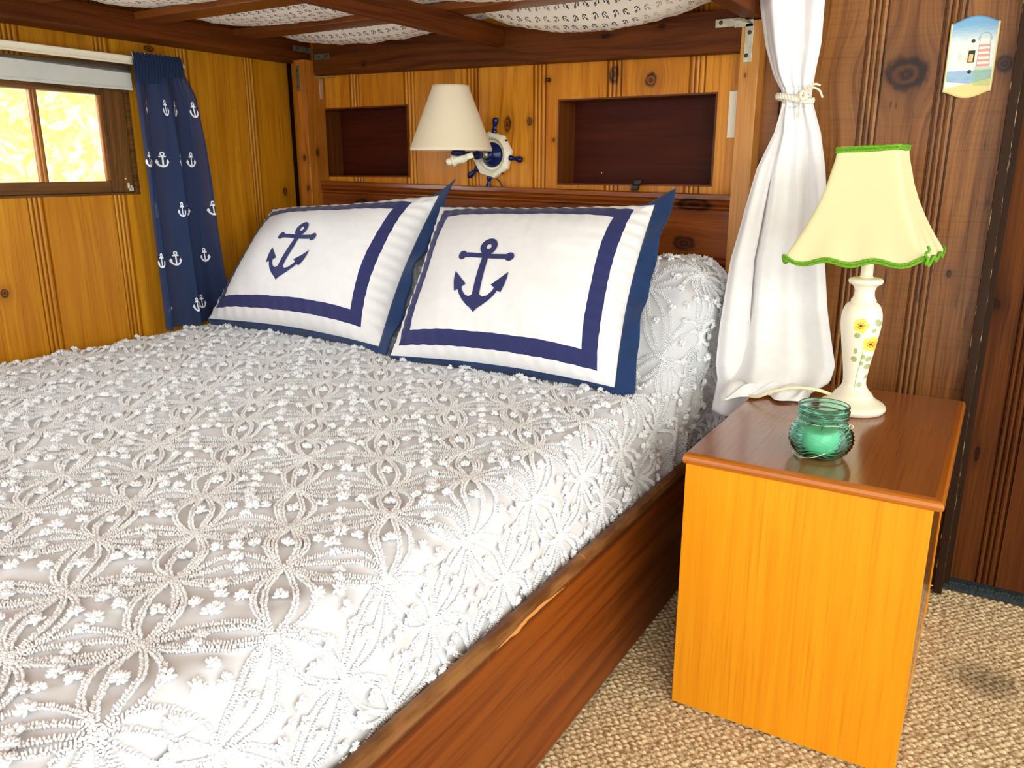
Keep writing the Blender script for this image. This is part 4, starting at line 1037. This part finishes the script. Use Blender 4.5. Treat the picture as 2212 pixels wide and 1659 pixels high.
for v in bm.verts: v.co = Rm @ v.co
obj('swivel_joint', bm, M['steel'], wl); 
bm = bmesh.new(); dS = Vector((-.80, -.42, -.24)).normalized()
lathe(bm, smf([(.009, .0), (.012, .006), (.0145, .012), (.0175, .018), (.0165, .023), (.0150, .030), (.0155, .042), (.0190, .048), (.0180, .053), (.0115, .056), (.0125, .062), (.0100, .070), (.0055, .074), (.0, .075)], 4), 28, align(J+dS*.010, dS)); obj('turned_spindle', bm, M['ivory'], wl, smooth=True)
bm = bmesh.new(); lathe(bm, [(.0, .0), (.003, .0), (.003, .006), (.0, .0065)], 12, align(J+dS*.084, dS)); obj('finial_screw', bm, M['brass_dark'], wl, smooth=True)
SCn = Vector((.872, -.172, 1.187)); jc = J+dS*.042
bm = bmesh.new(); lathe(bm, smf([(.008, .0), (.022, .006), (.026, .014), (.020, .022), (.015, .030), (.014, .075), (0, .078)], 3), 28, Matrix.Translation((jc.x, jc.y, jc.z+.006))); obj('socket', bm, M['navy_gloss'], wl, smooth=True)
bm = bmesh.new(); lathe(bm, smf([(.012, 0), (.014, .02), (.028, .05), (.030, .065), (.022, .085), (0, .095)], 4), 28, Matrix.Translation((jc.x, jc.y, jc.z+.082))); obj('bulb', bm, plain('frosted_bulb', (250, 250, 245), .3), wl, smooth=True)
m, T, B = mat_new('cream_linen'); x_, y_, z_ = coords(T); cy = mix(T, nz(T, vec(T, x_*400.0, y_*400.0, z_*60.0), 1.0, 1), lin((255, 243, 218)), lin((252, 236, 206)))
T.links.new(cy, B.inputs['Base Color']); B.inputs['Roughness'].default_value = .9; tn = T.nodes.new('ShaderNodeBsdfTranslucent'); T.links.new(cy, tn.inputs[0]); ms = T.nodes.new('ShaderNodeMixShader'); ms.inputs[0].default_value = .2
T.links.new(B.outputs[0], ms.inputs[1]); T.links.new(tn.outputs[0], ms.inputs[2]); T.links.new(ms.outputs[0], T.nodes['Material Output'].inputs[0])
bm = bmesh.new(); tilt = Matrix.Translation(SCn) @ Matrix.Rotation(math.radians(.6), 4, 'Y')
lathe(bm, [(.1300, 0), (.1308, .0), (.1308, .008), (.1295, .010), (.0592, .188), (.0588, .196), (.0580, .196), (.0576, .188), (.128, .010), (.1300, 0)], 72, tilt)
obj('lamp_shade', bm, m, wl, smooth=True, label='cream cone shade')
bm = bmesh.new(); tube(bm, smooth_curve([(.94, -.010, 1.100), (.952, -.010, 1.09), (.965, -.012, 1.072)], 5), .0028, 8); obj('power_cord', bm, plain('brown_cord', (80, 60, 40), .5), wl, smooth=True)
bm = bmesh.new(); hk = Vector((.888, -.004, 1.252))
tube(bm, [hk, hk+Vector((0, -.010, 0)), hk+Vector((0, -.014, .006)), hk+Vector((-.004, -.014, .014))], .0012, 6); tube(bm, [hk+Vector((0, -.014, .006)), hk+Vector((.005, -.014, .014))], .0012, 6); tube(bm, [hk+Vector((0, -.014, .006)), hk+Vector((0, -.014, -.010))], .0012, 6)
tag(obj('hook', bm, M['offwhite_metal'], smooth=True), 'tiny white forked hook on the pine wall above the wall lamp', 'hook')
bm = bmesh.new(); lathe(bm, [(0, .012), (.004, .012), (.0055, .010), (.0055, 0)], 16, align(Vector((1.131, -.001, 1.401)), (-.2, -1, 0)))
tag(obj('nail', bm, M['screw'], smooth=True), 'dark blunt nail head in the pine boards right of the wall lamp', 'nail')
bm = bmesh.new(); lathe(bm, [(0, .002), (.0028, .0015), (.003, 0)], 12, align(Vector((1.272, .104, 1.118)), (0, -1, 0)))
tag(obj('nail', bm, M['wire'], smooth=True), 'shiny silver nail head low in the right wall niche', 'nail')

# wall plates
sw = thing('switch_plate', 'painted light switch plate showing a striped lighthouse on a beach', 'switch plate', (2.293, -.003, 1.392))
def plate_outline(s=1.0):
    pts = []; hw, h1, h2 = .0520*s, .0770*s, .0930*s
    for k in range(17): f = k/16; x = -hw+2*hw*f; pts.append((x, h1+(h2-h1)*math.sin(PI*f)**1.3))
    for k in range(17): f = k/16; x = hw-2*hw*f; pts.append((x, -h1-(h2-h1)*math.sin(PI*f)**1.3))
    return pts
bm = bmesh.new(); a = [bm.verts.new((2.293+x, -.0005, 1.392+z)) for x, z in plate_outline()]; b = [bm.verts.new((2.293+x, -.0055, 1.392+z)) for x, z in plate_outline()]; c = [bm.verts.new((2.293+x, -.0075, 1.392+z)) for x, z in plate_outline(.965)]
n = len(a)
for k in range(n): bm.faces.new((a[k], b[k], b[(k+1) % n], a[(k+1) % n])); bm.faces.new((b[k], c[k], c[(k+1) % n], b[(k+1) % n]))
bm.faces.new(c)
m, T, B = mat_new('painted_plate'); X, Y, Z = coords(T); x = X-2.293; z = Z-1.392
nn = nz(T, vec(T, X*60.0, Z*200.0, 0.0), 1.0, 3); nb = nz(T, vec(T, X*24.0, Z*24.0, 0.0), 1.0, 3)
c = mix(T, (z+nn*.02).ramp(.036, .088), lin((236, 250, 246)), lin((120, 180, 226)))
c = mix(T, (((x*x)+(z*z)).sqrt()+nb*.02).ramp(.045, .02), c, lin((255, 252, 236)))
sea = ((z+.030) < 0.0)*((z+.060+x*.12) > 0.0); c = mix(T, sea*(nn*.5+.45), c, lin((96, 162, 216)))
sand = (z+.060-x*.22+(nb-.5)*.006 < 0.0); c = mix(T, sand, c, lin((246, 224, 148)))
grass = ((x-.010) > 0.0)*((z+.022+(nb-.5)*.03) < 0.0)*((z+.066) > 0.0); c = mix(T, grass*(nn*.6+.2), c, lin((150, 196, 110)))
lx = x-.026+z*.03; wdt = .0125-(z*.045); lh = (lx.abs() < wdt)*((z-.008).abs() < .032)
c = mix(T, lh, c, lin((250, 246, 236))); strp = ((z*80.0+nn*.3).sin() > .15)*lh*(z < .028); 
strp = ((z*560.0+(nn-.5)*1.5).sin() > .0)*lh*(z < .027)
c = mix(T, strp*.8, c, lin((236, 130, 120)))
out = ((lx.abs()-wdt).abs() < .0007)*((z-.012).abs() < .034); dome = (((lx*lx+(z-.040)*(z-.040)).sqrt()-.0135).abs() < .0008)*(z > .036); c = mix(T, out.max(dome)*.6, c, lin((110, 110, 130)))
boat = (((x+.024).abs()*2.0+(z-.002).abs() < .011)); c = mix(T, boat*.35, c, lin((170, 200, 190)))
rim = (((x/.052).abs() > .915)); c = mix(T, rim, c, lin((250, 236, 176)))
T.links.new(c, B.inputs['Base Color']); B.inputs['Roughness'].default_value = .3
obj('plate', bm, m, sw, smooth=False)
bm = bmesh.new(); box(bm, 2.2865, 2.3005, -.0080, -.0070, 1.380, 1.407); obj('toggle_slot', bm, M['black'], sw)
tg = boxm(2.2885, 2.2975, -.017, -.0075, 1.381, 1.398, .001); obj('toggle', tg, plain('almond_toggle', (236, 200, 130), .4), sw)
for z in (1.428, 1.359):
    screw(sw, (2.2935, -.0076, z), (0, -1, 0), .0042, M['screw'])
wp = tag(obj('wall_plate', boxm(1.7090, 1.7560, -.0050, -.0002, 1.2160, 1.3420, .002), M['ivory']), 'plain ivory wall plate half hidden behind the right bed post', 'wall plate')
# black clip standing on the headboard ledge
cl = thing('black_plug', 'small black plastic plug standing on the headboard ledge below the right niche', 'plug', (1.45, -.03, 1.069))
bm = bmesh.new(); box(bm, 1.436, 1.458, -.040, -.022, 1.0685, 1.085, .003)
for v in bm.verts: v.co.x += (v.co.z-1.0685)*.2
obj('plug_body', bm, M['black'], cl)
bm = bmesh.new(); box(bm, 1.441, 1.466, -.038, -.024, 1.083, 1.102, .004)
for v in bm.verts: v.co.x += (v.co.z-1.083)*.35
obj('plug_cap', bm, M['black'], cl)

for o in bpy.data.objects:
    if '_base' in o: del o['_base']
